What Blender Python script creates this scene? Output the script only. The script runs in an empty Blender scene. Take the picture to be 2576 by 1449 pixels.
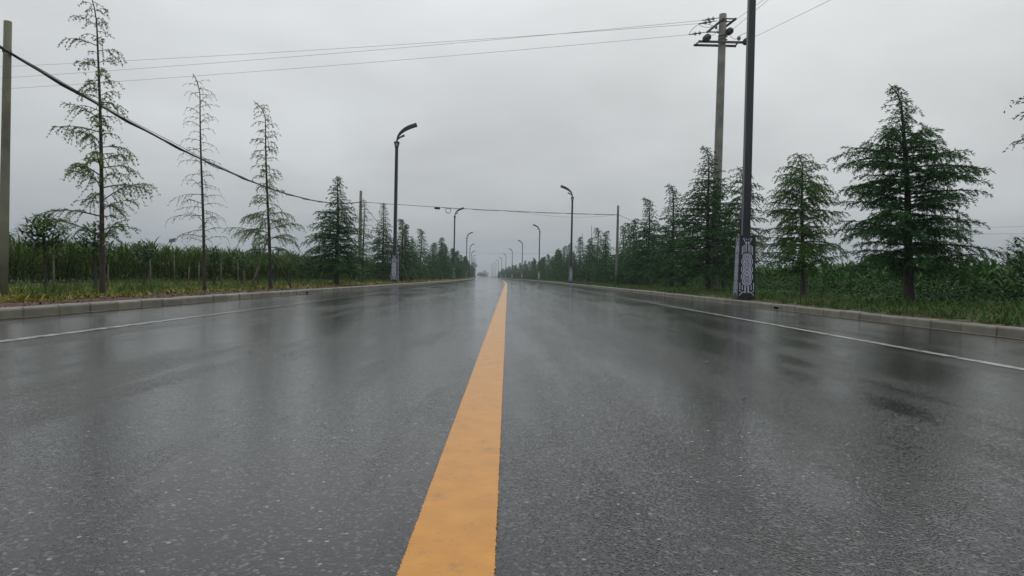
import bpy, math, random
import numpy as np
from mathutils import Matrix, Vector

random.seed(7)
rng = np.random.default_rng(11)
S = bpy.context.scene
COL = S.collection
R = math.radians
DENOISE = True

# ------------------------------------------------------------------ camera
CAM_H = 0.73
cam_data = bpy.data.cameras.new('camera')
cam_data.sensor_width = 36.0
cam_data.lens = 24.0
cam_data.clip_start = 0.05
cam_data.clip_end = 6000.0
cam = bpy.data.objects.new('camera', cam_data)
COL.objects.link(cam)
CAM_M = (Matrix.Rotation(-0.0068, 3, 'Z') @ Matrix.Rotation(R(90) - 0.0159, 3, 'X') @ Matrix.Rotation(0.021, 3, 'Z'))
cam.matrix_world = Matrix.Translation((0, 0, CAM_H)) @ CAM_M.to_4x4()
S.camera = cam

# ------------------------------------------------------------------ world: overcast
SUN_EL, SUN_ROT = R(58), R(35)
world = bpy.data.worlds.new('World')
S.world = world
world.use_nodes = True
wn, wl = world.node_tree.nodes, world.node_tree.links
wn.clear()
w_out = wn.new('ShaderNodeOutputWorld')
w_bg = wn.new('ShaderNodeBackground')
w_sky = wn.new('ShaderNodeTexSky')
w_sky.sky_type = 'NISHITA'
w_sky.sun_disc = False
w_sky.sun_elevation = SUN_EL
w_sky.sun_rotation = SUN_ROT
w_sky.air_density = 2.0
w_sky.dust_density = 6.0
w_tc = wn.new('ShaderNodeTexCoord')
w_sep = wn.new('ShaderNodeSeparateXYZ')
wl.new(w_tc.outputs['Generated'], w_sep.inputs[0])
w_ramp = wn.new('ShaderNodeValToRGB')          # overcast cloud deck: dim at the horizon, brighter towards the zenith
cr = w_ramp.color_ramp
cr.interpolation = 'B_SPLINE'
SKY = [(0.0, (3.4, 3.7, 4.0)), (0.06, (4.9, 5.2, 5.4)), (0.16, (6.4, 6.65, 6.8)), (0.30, (7.2, 7.45, 7.55)), (0.48, (8.5, 8.8, 8.9)), (1.0, (10.2, 10.4, 10.4))]
while len(cr.elements) < len(SKY):
    cr.elements.new(0.5)
for e, (p, c) in zip(cr.elements, SKY):
    e.position = p
    e.color = (c[0] / 12, c[1] / 12, c[2] / 12, 1)
wl.new(w_sep.outputs['Z'], w_ramp.inputs[0])
# cloud structure: project the direction on to a flat cloud layer
w_max = wn.new('ShaderNodeMath'); w_max.operation = 'MAXIMUM'; w_max.inputs[1].default_value = 0.0
wl.new(w_sep.outputs['Z'], w_max.inputs[0])
w_add = wn.new('ShaderNodeMath'); w_add.operation = 'ADD'; w_add.inputs[1].default_value = 0.22
wl.new(w_max.outputs[0], w_add.inputs[0])
w_div = wn.new('ShaderNodeVectorMath'); w_div.operation = 'DIVIDE'
w_cmb = wn.new('ShaderNodeCombineXYZ')
for k in range(3):
    wl.new(w_add.outputs[0], w_cmb.inputs[k])
wl.new(w_tc.outputs['Generated'], w_div.inputs[0])
wl.new(w_cmb.outputs[0], w_div.inputs[1])
w_noise = wn.new('ShaderNodeTexNoise')
w_noise.inputs['Scale'].default_value = 1.15
w_noise.inputs['Detail'].default_value = 5.0
w_noise.inputs['Roughness'].default_value = 0.5
w_noise.inputs['Distortion'].default_value = 0.25
wl.new(w_div.outputs[0], w_noise.inputs['Vector'])
w_mr = wn.new('ShaderNodeMapRange')
w_mr.inputs['From Min'].default_value = 0.3
w_mr.inputs['From Max'].default_value = 0.7
w_mr.inputs['To Min'].default_value = 0.84
w_mr.inputs['To Max'].default_value = 1.12
wl.new(w_noise.outputs[0], w_mr.inputs['Value'])
w_mul = wn.new('ShaderNodeVectorMath'); w_mul.operation = 'SCALE'
wl.new(w_ramp.outputs[0], w_mul.inputs[0])
wl.new(w_mr.outputs[0], w_mul.inputs['Scale'])
w_sc = wn.new('ShaderNodeVectorMath'); w_sc.operation = 'SCALE'; w_sc.inputs['Scale'].default_value = 12.0
wl.new(w_mul.outputs[0], w_sc.inputs[0])
w_mix = wn.new('ShaderNodeMix'); w_mix.data_type = 'RGBA'
w_mix.inputs['Factor'].default_value = 0.94      # the cloud deck hides all but a little of the clear sky
wl.new(w_sky.outputs[0], w_mix.inputs['A'])
wl.new(w_sc.outputs[0], w_mix.inputs['B'])
wl.new(w_mix.outputs['Result'], w_bg.inputs['Color'])
w_bg.inputs['Strength'].default_value = 0.1
wl.new(w_bg.outputs[0], w_out.inputs[0])

sun_d = bpy.data.lights.new('sun', 'SUN')
sun_d.energy = 0.5
sun_d.angle = R(40)
sun_d.color = (1.0, 0.97, 0.93)
sun = bpy.data.objects.new('sun', sun_d)
COL.objects.link(sun)
sun.rotation_euler = (R(90) - SUN_EL, 0, math.pi - SUN_ROT)
sun.location = (0, 0, 50)

S.view_settings.view_transform = 'Standard'
S.view_settings.look = 'None'
S.view_settings.exposure = 0.0
S.view_settings.gamma = 1.0
S.view_settings.use_curve_mapping = False
S.render.engine = 'CYCLES'
S.cycles.use_denoising = DENOISE
S.cycles.denoiser = 'OPENIMAGEDENOISE'
S.cycles.denoising_input_passes = 'RGB_ALBEDO_NORMAL'
S.cycles.denoising_prefilter = 'ACCURATE'
S.cycles.use_adaptive_sampling = False
S.cycles.max_bounces = 6
S.cycles.diffuse_bounces = 2
S.cycles.glossy_bounces = 3
S.cycles.transparent_max_bounces = 8
S.cycles.sample_clamp_indirect = 4.0

F_PX = 1717.0


def at(px, py, Y):
    """A point of the place at depth Y along the road, read off the 2576 px wide view of the photograph."""
    v = CAM_M @ Vector(((px - 1288) / F_PX, -(py - 724.5) / F_PX, -1))
    return Vector((v.x / v.y * Y, Y, CAM_H + v.z / v.y * Y))


def off(y):
    """The road bends gently to one side: shift of its centre at depth y."""
    if y < 60:
        return 0.0
    if y < 190:
        return -0.000165 * (y - 60) ** 2
    return -0.000165 * 130 ** 2 - 0.043 * (y - 190)


# ------------------------------------------------------------------ materials
def mat(name):
    m = bpy.data.materials.new(name)
    m.use_nodes = True
    n, l = m.node_tree.nodes, m.node_tree.links
    return m, n, l, n['Principled BSDF']


def node(n, t, **kw):
    x = n.new(t)
    for k, v in kw.items():
        if hasattr(x, k) and not isinstance(getattr(x, k), bpy.types.bpy_prop_collection):
            setattr(x, k, v)
    return x


def noise(n, l, vec, scale, detail=4, rough=0.55):
    x = n.new('ShaderNodeTexNoise')
    x.inputs['Scale'].default_value = scale
    x.inputs['Detail'].default_value = detail
    x.inputs['Roughness'].default_value = rough
    if vec is not None:
        l.new(vec, x.inputs['Vector'])
    return x.outputs[0]


def mapr(n, l, v, a, b, c, d):
    x = n.new('ShaderNodeMapRange')
    for k, val in zip(('From Min', 'From Max', 'To Min', 'To Max'), (a, b, c, d)):
        x.inputs[k].default_value = val
    l.new(v, x.inputs['Value'])
    return x.outputs[0]


def mixc(n, l, fac, a, b):
    x = n.new('ShaderNodeMix')
    x.data_type = 'RGBA'
    if isinstance(fac, float):
        x.inputs['Factor'].default_value = fac
    else:
        l.new(fac, x.inputs['Factor'])
    for k, v in (('A', a), ('B', b)):
        if isinstance(v, tuple):
            x.inputs[k].default_value = (*v, 1)
        else:
            l.new(v, x.inputs[k])
    return x.outputs['Result']


def math_(n, l, op, a, b):
    x = n.new('ShaderNodeMath')
    x.operation = op
    for i, v in enumerate((a, b)):
        if isinstance(v, (int, float)):
            x.inputs[i].default_value = v
        else:
            l.new(v, x.inputs[i])
    return x.outputs[0]


def bump(n, l, h, strength, dist, p):
    b = n.new('ShaderNodeBump')
    b.inputs['Strength'].default_value = strength
    b.inputs['Distance'].default_value = dist
    l.new(h, b.inputs['Height'])
    l.new(b.outputs[0], p.inputs['Normal'])
    return b


def simple(name, c1, c2, scale, rough=0.6, bs=0.0, bd=0.01, spec=0.5, coord='Object', metallic=0.0):
    m, n, l, p = mat(name)
    tc = n.new('ShaderNodeTexCoord')
    v = tc.outputs[coord]
    f = noise(n, l, v, scale, 5)
    f = mapr(n, l, f, 0.3, 0.7, 0, 1)
    l.new(mixc(n, l, f, c1, c2), p.inputs['Base Color'])
    p.inputs['Roughness'].default_value = rough
    p.inputs['Specular IOR Level'].default_value = spec
    p.inputs['Metallic'].default_value = metallic
    if bs:
        bump(n, l, noise(n, l, v, scale * 6, 4), bs, bd, p)
    return m


def leafy(name, dark, light, odd, odd_share=0.12, patch=1.2, rough=0.55, trans=0.25, spec=0.18):
    """Foliage: every leaf its own tone, plus broad patches."""
    m, n, l, p = mat(name)
    g = n.new('ShaderNodeNewGeometry')
    tc = n.new('ShaderNodeTexCoord')
    isl = g.outputs['Random Per Island']
    pat = mapr(n, l, noise(n, l, tc.outputs['Object'], patch, 3), 0.32, 0.68, 0, 1)
    f = math_(n, l, 'MULTIPLY_ADD', isl, 0.55)
    n[-1].inputs[2].default_value = 0.0
    f = math_(n, l, 'ADD', f, math_(n, l, 'MULTIPLY', pat, 0.45))
    c = mixc(n, l, f, dark, light)
    wn_ = n.new('ShaderNodeTexWhiteNoise'); wn_.noise_dimensions = '1D'
    l.new(isl, wn_.inputs['W'])
    sel = math_(n, l, 'LESS_THAN', wn_.outputs[0], odd_share)
    c = mixc(n, l, sel, c, odd)
    l.new(c, p.inputs['Base Color'])
    p.inputs['Roughness'].default_value = rough
    p.inputs['Specular IOR Level'].default_value = spec
    if trans:
        t = n.new('ShaderNodeBsdfTranslucent')
        l.new(c, t.inputs['Color'])
        mx = n.new('ShaderNodeMixShader')
        mx.inputs[0].default_value = trans
        l.new(p.outputs[0], mx.inputs[1])
        l.new(t.outputs[0], mx.inputs[2])
        l.new(mx.outputs[0], n['Material Output'].inputs[0])
    return m


def asphalt_material():
    m, n, l, p = mat('wet asphalt')
    tc = n.new('ShaderNodeTexCoord')
    v = tc.outputs['Object']
    vo = n.new('ShaderNodeTexVoronoi'); vo.inputs['Scale'].default_value = 105
    vo.inputs['Randomness'].default_value = 1.0
    l.new(v, vo.inputs['Vector'])
    big = noise(n, l, v, 0.35, 4)
    sepc = n.new('ShaderNodeSeparateColor'); l.new(vo.outputs['Color'], sepc.inputs[0])
    stone = mapr(n, l, sepc.outputs[0], 0.55, 1.0, 0, 1)
    stone = math_(n, l, 'POWER', stone, 3.0)
    base = mixc(n, l, mapr(n, l, big, 0.3, 0.7, 0, 1), (0.007, 0.0067, 0.0082), (0.013, 0.0125, 0.0145))
    col = mixc(n, l, stone, base, (0.105, 0.103, 0.102))
    vb = n.new('ShaderNodeTexVoronoi'); vb.inputs['Scale'].default_value = 34
    l.new(v, vb.inputs['Vector'])
    sb = n.new('ShaderNodeSeparateColor'); l.new(vb.outputs['Color'], sb.inputs[0])
    bright = math_(n, l, 'MULTIPLY', math_(n, l, 'GREATER_THAN', sb.outputs[1], 0.955),
                   math_(n, l, 'LESS_THAN', vb.outputs['Distance'], 0.22))
    col = mixc(n, l, bright, col, (0.24, 0.23, 0.22))
    l.new(col, p.inputs['Base Color'])
    # how full of water the surface texture is: long patches drawn out along the road (wheel paths)
    mp = n.new('ShaderNodeMapping'); mp.inputs['Scale'].default_value = (1.0, 0.22, 1.0)
    l.new(v, mp.inputs[0])
    mp2 = n.new('ShaderNodeMapping'); mp2.inputs['Scale'].default_value = (1.0, 0.045, 1.0)
    l.new(v, mp2.inputs[0])
    wet = math_(n, l, 'ADD', math_(n, l, 'MULTIPLY', noise(n, l, mp.outputs[0], 0.9, 6, 0.62), 0.55),
                math_(n, l, 'MULTIPLY', noise(n, l, mp2.outputs[0], 1.5, 4, 0.6), 0.45))
    wetf = mapr(n, l, wet, 0.38, 0.53, 0, 1)
    rough = mapr(n, l, wetf, 0, 1, 0.10, 0.06)
    l.new(rough, p.inputs['Roughness'])
    p.inputs['IOR'].default_value = 1.45
    # relief: rounded stones standing out of the binder, plus finer grit and a slow unevenness
    h1 = mapr(n, l, vo.outputs['Distance'], 0.0, 0.7, 1.0, 0.0)
    h2 = noise(n, l, v, 45, 4, 0.6)
    h3 = noise(n, l, v, 7, 3, 0.5)
    amp = mapr(n, l, wetf, 0, 1, 0.50, 0.16)
    h = math_(n, l, 'ADD', math_(n, l, 'MULTIPLY', h1, 0.75), math_(n, l, 'MULTIPLY', h2, 0.8))
    h = math_(n, l, 'ADD', math_(n, l, 'MULTIPLY', h, amp), math_(n, l, 'MULTIPLY', h3, 0.22))
    bump(n, l, h, ASPHALT_BUMP, 0.006, p)
    return m


ASPHALT_BUMP = 0.85


def paint_material(name, c1, c2, worn, wear_lo, wear_hi, rub=None):
    m, n, l, p = mat(name)
    tc = n.new('ShaderNodeTexCoord'); v = tc.outputs['Object']
    f = mapr(n, l, noise(n, l, v, 9, 5), 0.3, 0.7, 0, 1)
    c = mixc(n, l, f, c1, c2)
    wv = noise(n, l, v, 5.5, 7, 0.72)
    if rub:                                   # paint driven off along one stretch of the road
        sp = n.new('ShaderNodeSeparateXYZ'); l.new(v, sp.inputs[0])
        wv = math_(n, l, 'ADD', wv, mapr(n, l, sp.outputs[1], rub[0], rub[1], 0.0, 0.34))
    w = mapr(n, l, wv, wear_lo, wear_hi, 0, 1)
    c = mixc(n, l, w, c, worn)
    fine = mapr(n, l, noise(n, l, v, 60, 4, 0.7), 0.58, 0.72, 0, 0.6)
    c = mixc(n, l, fine, c, worn)
    chip = mapr(n, l, noise(n, l, v, 26, 6, 0.75), 0.655, 0.69, 0, 0.8)
    c = mixc(n, l, chip, c, (0.06, 0.05, 0.045))
    l.new(c, p.inputs['Base Color'])
    p.inputs['Roughness'].default_value = 0.27
    p.inputs['IOR'].default_value = 1.42
    h = math_(n, l, 'ADD', noise(n, l, v, 75, 5, 0.65), math_(n, l, 'MULTIPLY', noise(n, l, v, 14, 3), 0.5))
    bump(n, l, h, 0.5, 0.004, p)
    return m


def ground_material():
    m, n, l, p = mat('verge ground')
    uv = n.new('ShaderNodeUVMap'); uv.uv_map = 'UVMap'
    tc = n.new('ShaderNodeTexCoord'); v = tc.outputs['Object']
    sp = n.new('ShaderNodeSeparateXYZ'); l.new(uv.outputs[0], sp.inputs[0])
    u = sp.outputs[0]
    nz = noise(n, l, v, 1.3, 5, 0.6)
    # red soil strip along the kerb on the side with the red soil
    a = math_(n, l, 'ADD', u, math_(n, l, 'MULTIPLY', nz, 1.6))
    soil = mapr(n, l, a, -8.0, -7.3, 0, 1)
    b = mapr(n, l, u, -2, 2, 1, 0)
    soil = math_(n, l, 'MULTIPLY', soil, b)
    clod = mapr(n, l, noise(n, l, v, 14, 6, 0.7), 0.3, 0.7, 0, 1)
    red = mixc(n, l, clod, (0.04, 0.015, 0.010), (0.13, 0.048, 0.028))
    green = mixc(n, l, mapr(n, l, noise(n, l, v, 3, 5, 0.65), 0.3, 0.7, 0, 1), (0.035, 0.04, 0.014), (0.11, 0.10, 0.035))
    l.new(mixc(n, l, soil, green, red), p.inputs['Base Color'])
    p.inputs['Roughness'].default_value = 0.75
    bump(n, l, noise(n, l, v, 16, 6, 0.7), 0.9, 0.06, p)
    return m


def kerb_material():
    m, n, l, p = mat('wet kerb concrete')
    tc = n.new('ShaderNodeTexCoord'); v = tc.outputs['Object']
    oi = n.new('ShaderNodeObjectInfo')
    g = n.new('ShaderNodeNewGeometry')
    f = mapr(n, l, noise(n, l, g.outputs['Position'], 2.6, 6, 0.62), 0.3, 0.7, 0, 1)
    c = mixc(n, l, f, (0.12, 0.113, 0.09), (0.24, 0.225, 0.18))
    c = mixc(n, l, math_(n, l, 'MULTIPLY', oi.outputs['Random'], 0.6), c, (0.095, 0.088, 0.07))
    rust = mapr(n, l, noise(n, l, g.outputs['Position'], 0.55, 4, 0.6), 0.6, 0.72, 0, 0.45)
    c = mixc(n, l, rust, c, (0.10, 0.05, 0.032))
    l.new(c, p.inputs['Base Color'])
    p.inputs['Roughness'].default_value = 0.34
    bump(n, l, noise(n, l, g.outputs['Position'], 70, 5, 0.65), 0.35, 0.006, p)
    return m


M = {}
M['asphalt'] = asphalt_material()
M['yellow'] = paint_material('yellow road paint', (0.50, 0.21, 0.018), (0.59, 0.26, 0.026), (0.26, 0.14, 0.06), 0.58, 0.76)
M['white'] = paint_material('worn white road paint', (0.26, 0.26, 0.26), (0.36, 0.36, 0.355), (0.03, 0.03, 0.03), 0.49, 0.66, (15.0, 32.0))
M['white_worn'] = paint_material('badly worn white road paint', (0.26, 0.26, 0.26), (0.36, 0.36, 0.35), (0.03, 0.03, 0.03), 0.46, 0.64, (8.0, 20.0))
M['ground'] = ground_material()
M['kerb'] = kerb_material()
M['gutter'] = simple('muddy gutter concrete', (0.10, 0.085, 0.06), (0.20, 0.175, 0.13), 3.5, 0.4, 0.4, 0.01, coord='Object')
M['inlet'] = simple('painted drain shade', (0.008, 0.008, 0.008), (0.014, 0.013, 0.012), 3, 0.9)  # near-black colour stands in for the shade inside the drain
M['lamp'] = simple('dark blue grey paint', (0.010, 0.013, 0.019), (0.016, 0.019, 0.026), 2.5, 0.42, spec=0.5)
M['lamp_white'] = simple('white lamp ornament', (0.42, 0.43, 0.55), (0.52, 0.53, 0.65), 4.0, 0.45)
M['lamp_led'] = simple('lamp lens', (0.10, 0.10, 0.105), (0.16, 0.16, 0.165), 4.0, 0.2)
M['concrete'] = simple('weathered pole concrete', (0.12, 0.118, 0.105), (0.25, 0.245, 0.215), 1.6, 0.7, 0.4, 0.01)
M['steel'] = simple('galvanised steel gone dark', (0.03, 0.032, 0.034), (0.085, 0.088, 0.09), 5, 0.5)
M['porcelain'] = simple('grey glazed porcelain', (0.10, 0.13, 0.13), (0.18, 0.22, 0.22), 4, 0.25)
M['rubber'] = simple('black cable sheath', (0.008, 0.008, 0.009), (0.015, 0.015, 0.016), 4, 0.5)
M['wire'] = simple('bare aluminium wire', (0.10, 0.10, 0.105), (0.16, 0.16, 0.165), 4, 0.5)
M['coil'] = simple('pale spare cable', (0.55, 0.54, 0.5), (0.68, 0.67, 0.63), 4, 0.5)
M['bark'] = simple('wet cedar bark', (0.014, 0.011, 0.009), (0.050, 0.040, 0.033), 9, 0.75, 0.7, 0.02)
M['bark_far'] = simple('grey brown bark', (0.03, 0.026, 0.022), (0.075, 0.065, 0.055), 9, 0.8)
M['stake'] = simple('weathered stake timber', (0.06, 0.05, 0.038), (0.17, 0.15, 0.115), 6, 0.8, 0.4, 0.01)
M['cedar'] = leafy('dark cedar needles', (0.012, 0.042, 0.013), (0.038, 0.122, 0.032), (0.09, 0.21, 0.062), 0.18)
M['cedar_pale'] = leafy('yellowish cedar needles', (0.024, 0.080, 0.015), (0.070, 0.18, 0.028), (0.14, 0.23, 0.04), 0.2)
M['cedar_thin'] = leafy('olive young cedar needles', (0.040, 0.10, 0.024), (0.11, 0.20, 0.042), (0.19, 0.24, 0.05), 0.22)
M['corn'] = leafy('maize leaves', (0.015, 0.056, 0.009), (0.066, 0.170, 0.024), (0.10, 0.12, 0.05), 0.04, 0.5, 0.5, 0.22, 0.1)
M['corn_yellow'] = leafy('ripening maize leaves', (0.020, 0.056, 0.008), (0.095, 0.165, 0.020), (0.22, 0.20, 0.07), 0.09, 0.35, 0.5, 0.25, 0.08)
M['grass'] = leafy('verge grass blades', (0.022, 0.060, 0.010), (0.065, 0.150, 0.022), (0.13, 0.10, 0.04), 0.16, 0.7, 0.5, 0.25)
M['cover'] = leafy('yellow green ground cover', (0.055, 0.09, 0.013), (0.25, 0.24, 0.033), (0.34, 0.26, 0.06), 0.2, 0.55, 0.55, 0.25)
M['weed'] = leafy('dark weed leaves', (0.013, 0.042, 0.009), (0.044, 0.115, 0.020), (0.05, 0.07, 0.03), 0.03, 0.8, 0.6, 0.12, 0.05)
M['broad'] = leafy('glossy broad leaves', (0.015, 0.058, 0.018), (0.045, 0.135, 0.04), (0.10, 0.21, 0.075), 0.14, 1.0, 0.35, 0.2)
M['fartree'] = leafy('broadleaf crown', (0.014, 0.028, 0.012), (0.04, 0.065, 0.024), (0.06, 0.085, 0.03), 0.1, 0.4, 0.6, 0.2)
M['litter'] = leafy('fallen leaves and clods', (0.06, 0.028, 0.018), (0.17, 0.085, 0.05), (0.24, 0.19, 0.09), 0.12, 2.0, 0.7, 0.0)
M['panel'] = simple('solar cell glass', (0.015, 0.03, 0.07), (0.025, 0.05, 0.11), 6, 0.15)
M['white_post'] = simple('white painted post', (0.55, 0.55, 0.55), (0.66, 0.66, 0.66), 3, 0.5)
M['hill'] = simple('wooded hill', (0.03, 0.04, 0.03), (0.05, 0.065, 0.045), 0.03, 0.9)
M['tower'] = simple('pale concrete facade', (0.35, 0.36, 0.38), (0.42, 0.43, 0.45), 0.2, 0.8)
M['window'] = simple('dark window glass', (0.03, 0.035, 0.04), (0.05, 0.055, 0.06), 1, 0.2)


# ------------------------------------------------------------------ object helpers
def tag(o, label=None, cat=None, group=None, kind=None):
    if label: o['label'] = label
    if cat: o['category'] = cat
    if group: o['group'] = group
    if kind: o['kind'] = kind
    return o


def empty(name, loc=(0, 0, 0), rz=0.0):
    o = bpy.data.objects.new(name, None)
    COL.objects.link(o)
    o.location = loc
    o.rotation_euler = (0, 0, rz)
    o.empty_display_size = 0.3
    return o


def link(name, me, material=None, parent=None):
    o = bpy.data.objects.new(name, me)
    if material is not None and len(me.materials) == 0:
        me.materials.append(material)
    COL.objects.link(o)
    if parent is not None:
        o.parent = parent
    return o


def copy_tree(o, parent=None):
    c = o.copy()
    COL.objects.link(c)
    c.parent = parent
    for ch in list(o.children):
        copy_tree(ch, c)
    return c


class MB:
    def __init__(self):
        self.v, self.f = [], []

    def add(self, vs, fs):
        k = len(self.v)
        self.v += [tuple(x) for x in vs]
        self.f += [tuple(i + k for i in f) for f in fs]
        return self

    def box(self, c, s, rot=None):
        x, y, z = s[0] / 2, s[1] / 2, s[2] / 2
        vs = [Vector(p) for p in ((-x, -y, -z), (x, -y, -z), (x, y, -z), (-x, y, -z), (-x, -y, z), (x, -y, z), (x, y, z), (-x, y, z))]
        if rot is not None:
            vs = [rot @ p for p in vs]
        return self.add([p + Vector(c) for p in vs], [(0, 3, 2, 1), (4, 5, 6, 7), (0, 1, 5, 4), (1, 2, 6, 5), (2, 3, 7, 6), (3, 0, 4, 7)])

    def beam(self, a, b, w, h):
        a, b = Vector(a), Vector(b)
        d = (b - a)
        q = d.to_track_quat('X', 'Z').to_matrix()
        return self.box((a + b) / 2, (d.length, w, h), q)

    def tube(self, pts, radii, sides=8, cap=True):
        pts = [Vector(p) for p in pts]
        if not isinstance(radii, (list, tuple)):
            radii = [radii] * len(pts)
        k = len(self.v)
        ref = Vector((0, 0, 1))
        d0 = (pts[-1] - pts[0]).normalized()
        if abs(d0.z) > 0.9:
            ref = Vector((0, 1, 0))
        for i, p in enumerate(pts):
            d = (pts[min(i + 1, len(pts) - 1)] - pts[max(i - 1, 0)]).normalized()
            a = d.cross(ref).normalized()
            b = a.cross(d).normalized()
            for j in range(sides):
                t = 2 * math.pi * j / sides
                self.v.append(tuple(p + (a * math.cos(t) + b * math.sin(t)) * radii[i]))
        for i in range(len(pts) - 1):
            for j in range(sides):
                j2 = (j + 1) % sides
                self.f.append((k + i * sides + j, k + i * sides + j2, k + (i + 1) * sides + j2, k + (i + 1) * sides + j))
        if cap:
            self.f.append(tuple(k + j for j in range(sides))[::-1])
            self.f.append(tuple(k + (len(pts) - 1) * sides + j for j in range(sides)))
        return self

    def lathe(self, prof, origin, axis, sides=12):
        axis = Vector(axis).normalized()
        pts = [Vector(origin) + axis * t for t, r in prof]
        return self.tube(pts, [r for t, r in prof], sides)

    def mesh(self, name, smooth=False):
        me = bpy.data.meshes.new(name)
        me.from_pydata(self.v, [], self.f)
        me.update()
        if smooth:
            me.polygons.foreach_set('use_smooth', [True] * len(me.polygons))
        return me

    def build(self, name, material, parent=None, smooth=False):
        return link(name, self.mesh(name, smooth), material, parent)


def quads_mesh(name, V):
    """V: (N,4,3) separate quads -> one mesh, quickly."""
    V = np.ascontiguousarray(V, dtype=np.float32)
    N = len(V)
    me = bpy.data.meshes.new(name)
    me.vertices.add(N * 4)
    me.vertices.foreach_set('co', V.reshape(-1))
    me.loops.add(N * 4)
    me.loops.foreach_set('vertex_index', np.arange(N * 4, dtype=np.int32))
    me.polygons.add(N)
    me.polygons.foreach_set('loop_start', np.arange(0, N * 4, 4, dtype=np.int32))
    me.update(calc_edges=True)
    return me


def mesh_arrays(name, V, F):
    V = np.ascontiguousarray(V, dtype=np.float32)
    F = np.ascontiguousarray(F, dtype=np.int32)
    me = bpy.data.meshes.new(name)
    me.vertices.add(len(V))
    me.vertices.foreach_set('co', V.reshape(-1))
    me.loops.add(F.size)
    me.loops.foreach_set('vertex_index', F.reshape(-1))
    me.polygons.add(len(F))
    me.polygons.foreach_set('loop_start', np.arange(0, F.size, F.shape[1], dtype=np.int32))
    me.update(calc_edges=True)
    return me


def unit(a):
    return a / np.maximum(np.linalg.norm(a, axis=-1, keepdims=True), 1e-9)


def diamonds(P, D, L, W, rg):
    """A leaf-shaped quad at each point P along direction D."""
    D = unit(D)
    r = rg.normal(size=P.shape)
    side = unit(np.cross(D, r))
    L = np.asarray(L)[:, None]
    W = np.asarray(W)[:, None]
    mid = P + D * L * 0.45
    return np.stack([P, mid + side * W * 0.5, P + D * L, mid - side * W * 0.5], axis=1)


def strips(P, az, L, W, rise, droop, seg=4):
    """Arching ribbon leaves: start P, azimuth az, length L, max width W, start elevation rise, end elevation rise-droop. -> V, F arrays"""
    N = len(P)
    V = np.zeros((N, seg + 1, 2, 3))
    pos = P.copy()
    side = np.stack([-np.sin(az), np.cos(az), np.zeros(N)], 1)
    for i in range(seg + 1):
        t = i / seg
        w = W * (np.sin(np.pi * min(0.18 + 0.82 * t, 1.0)) ** 0.8 if t < 1 else 0.04)
        V[:, i, 0] = pos - side * w[:, None] * 0.5
        V[:, i, 1] = pos + side * w[:, None] * 0.5
        el = rise - droop * (t + 0.5 / seg) ** 1.4
        step = L / seg
        pos = pos + np.stack([np.cos(az) * np.cos(el), np.sin(az) * np.cos(el), np.sin(el)], 1) * step[:, None]
    base = (np.arange(N) * (seg + 1) * 2)[:, None]
    F = []
    for i in range(seg):
        k = i * 2
        F.append(np.stack([base[:, 0] + k, base[:, 0] + k + 1, base[:, 0] + k + 3, base[:, 0] + k + 2], 1))
    F = np.concatenate(F, 0)
    return V.reshape(-1, 3), F


def join_vf(parts):
    Vs, Fs, k = [], [], 0
    for V, F in parts:
        Vs.append(V); Fs.append(F + k); k += len(V)
    return np.concatenate(Vs), np.concatenate(Fs)


# ------------------------------------------------------------------ ground, road, markings
KL, KR = -7.0, 7.35          # kerb faces, measured from the road's centre line


def ground_z(u, y=0.0):
    xs = [-3000, -60, -22, -16, -12, -9, -7.6, -7.16, -7.12, 7.46, 7.5, 8.2, 10, 13, 20, 60, 3000]
    zs = [0, 0, 0.03, 0.06, 0.10, 0.14, 0.145, 0.135, -0.3, -0.3, 0.135, 0.18, 0.25, 0.22, 0.16, 0.0, 0.0]
    return np.interp(u, xs, zs)


def off_v(y):
    return np.where(y < 60, 0.0, np.where(y < 190, -0.000165 * (y - 60) ** 2, -0.000165 * 130 ** 2 - 0.043 * (y - 190)))


def build_ground():
    us = np.concatenate([[-2600, -1500, -700, -300, -140, -70, -40, -28], np.arange(-22, -7.6, 0.45), [-7.6, -7.4, -7.16, -7.12, 7.46, 7.5, 7.7, 7.9],
                         np.arange(8.2, 20, 0.45), [22, 28, 40, 70, 140, 300, 700, 1500, 2600]])
    ys = np.concatenate([[-120, -40, -10, 0], np.arange(3, 40, 0.4), np.arange(40, 120, 2.0), np.arange(120, 400, 10), [450, 520, 600, 700, 800, 950, 1150, 1400, 1750, 2300, 3400]])
    U, Y = np.meshgrid(us, ys)
    X = U + off_v(Y)
    Z = ground_z(U)
    rough = np.where((np.abs(U) > 7.55) & (np.abs(U) < 21) & (Y < 120), 1.0, 0.0)
    Z = Z + rough * rng.normal(0, 0.012, Z.shape)
    ny, nx = U.shape
    V = np.stack([X, Y, Z], -1).reshape(-1, 3)
    idx = np.arange(ny * nx).reshape(ny, nx)
    F = np.stack([idx[:-1, :-1], idx[:-1, 1:], idx[1:, 1:], idx[1:, :-1]], -1).reshape(-1, 4)
    me = mesh_arrays('ground', V, F)
    uvl = me.uv_layers.new(name='UVMap')
    uvs = np.stack([U, Y], -1).reshape(-1, 2)[F.reshape(-1)].astype(np.float32)
    uvl.data.foreach_set('uv', uvs.reshape(-1))
    me.polygons.foreach_set('use_smooth', [True] * len(me.polygons))
    tag(link('ground', me, M['ground']), 'soil and grassy ground of the verges and fields', kind='structure')


build_ground()


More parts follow.
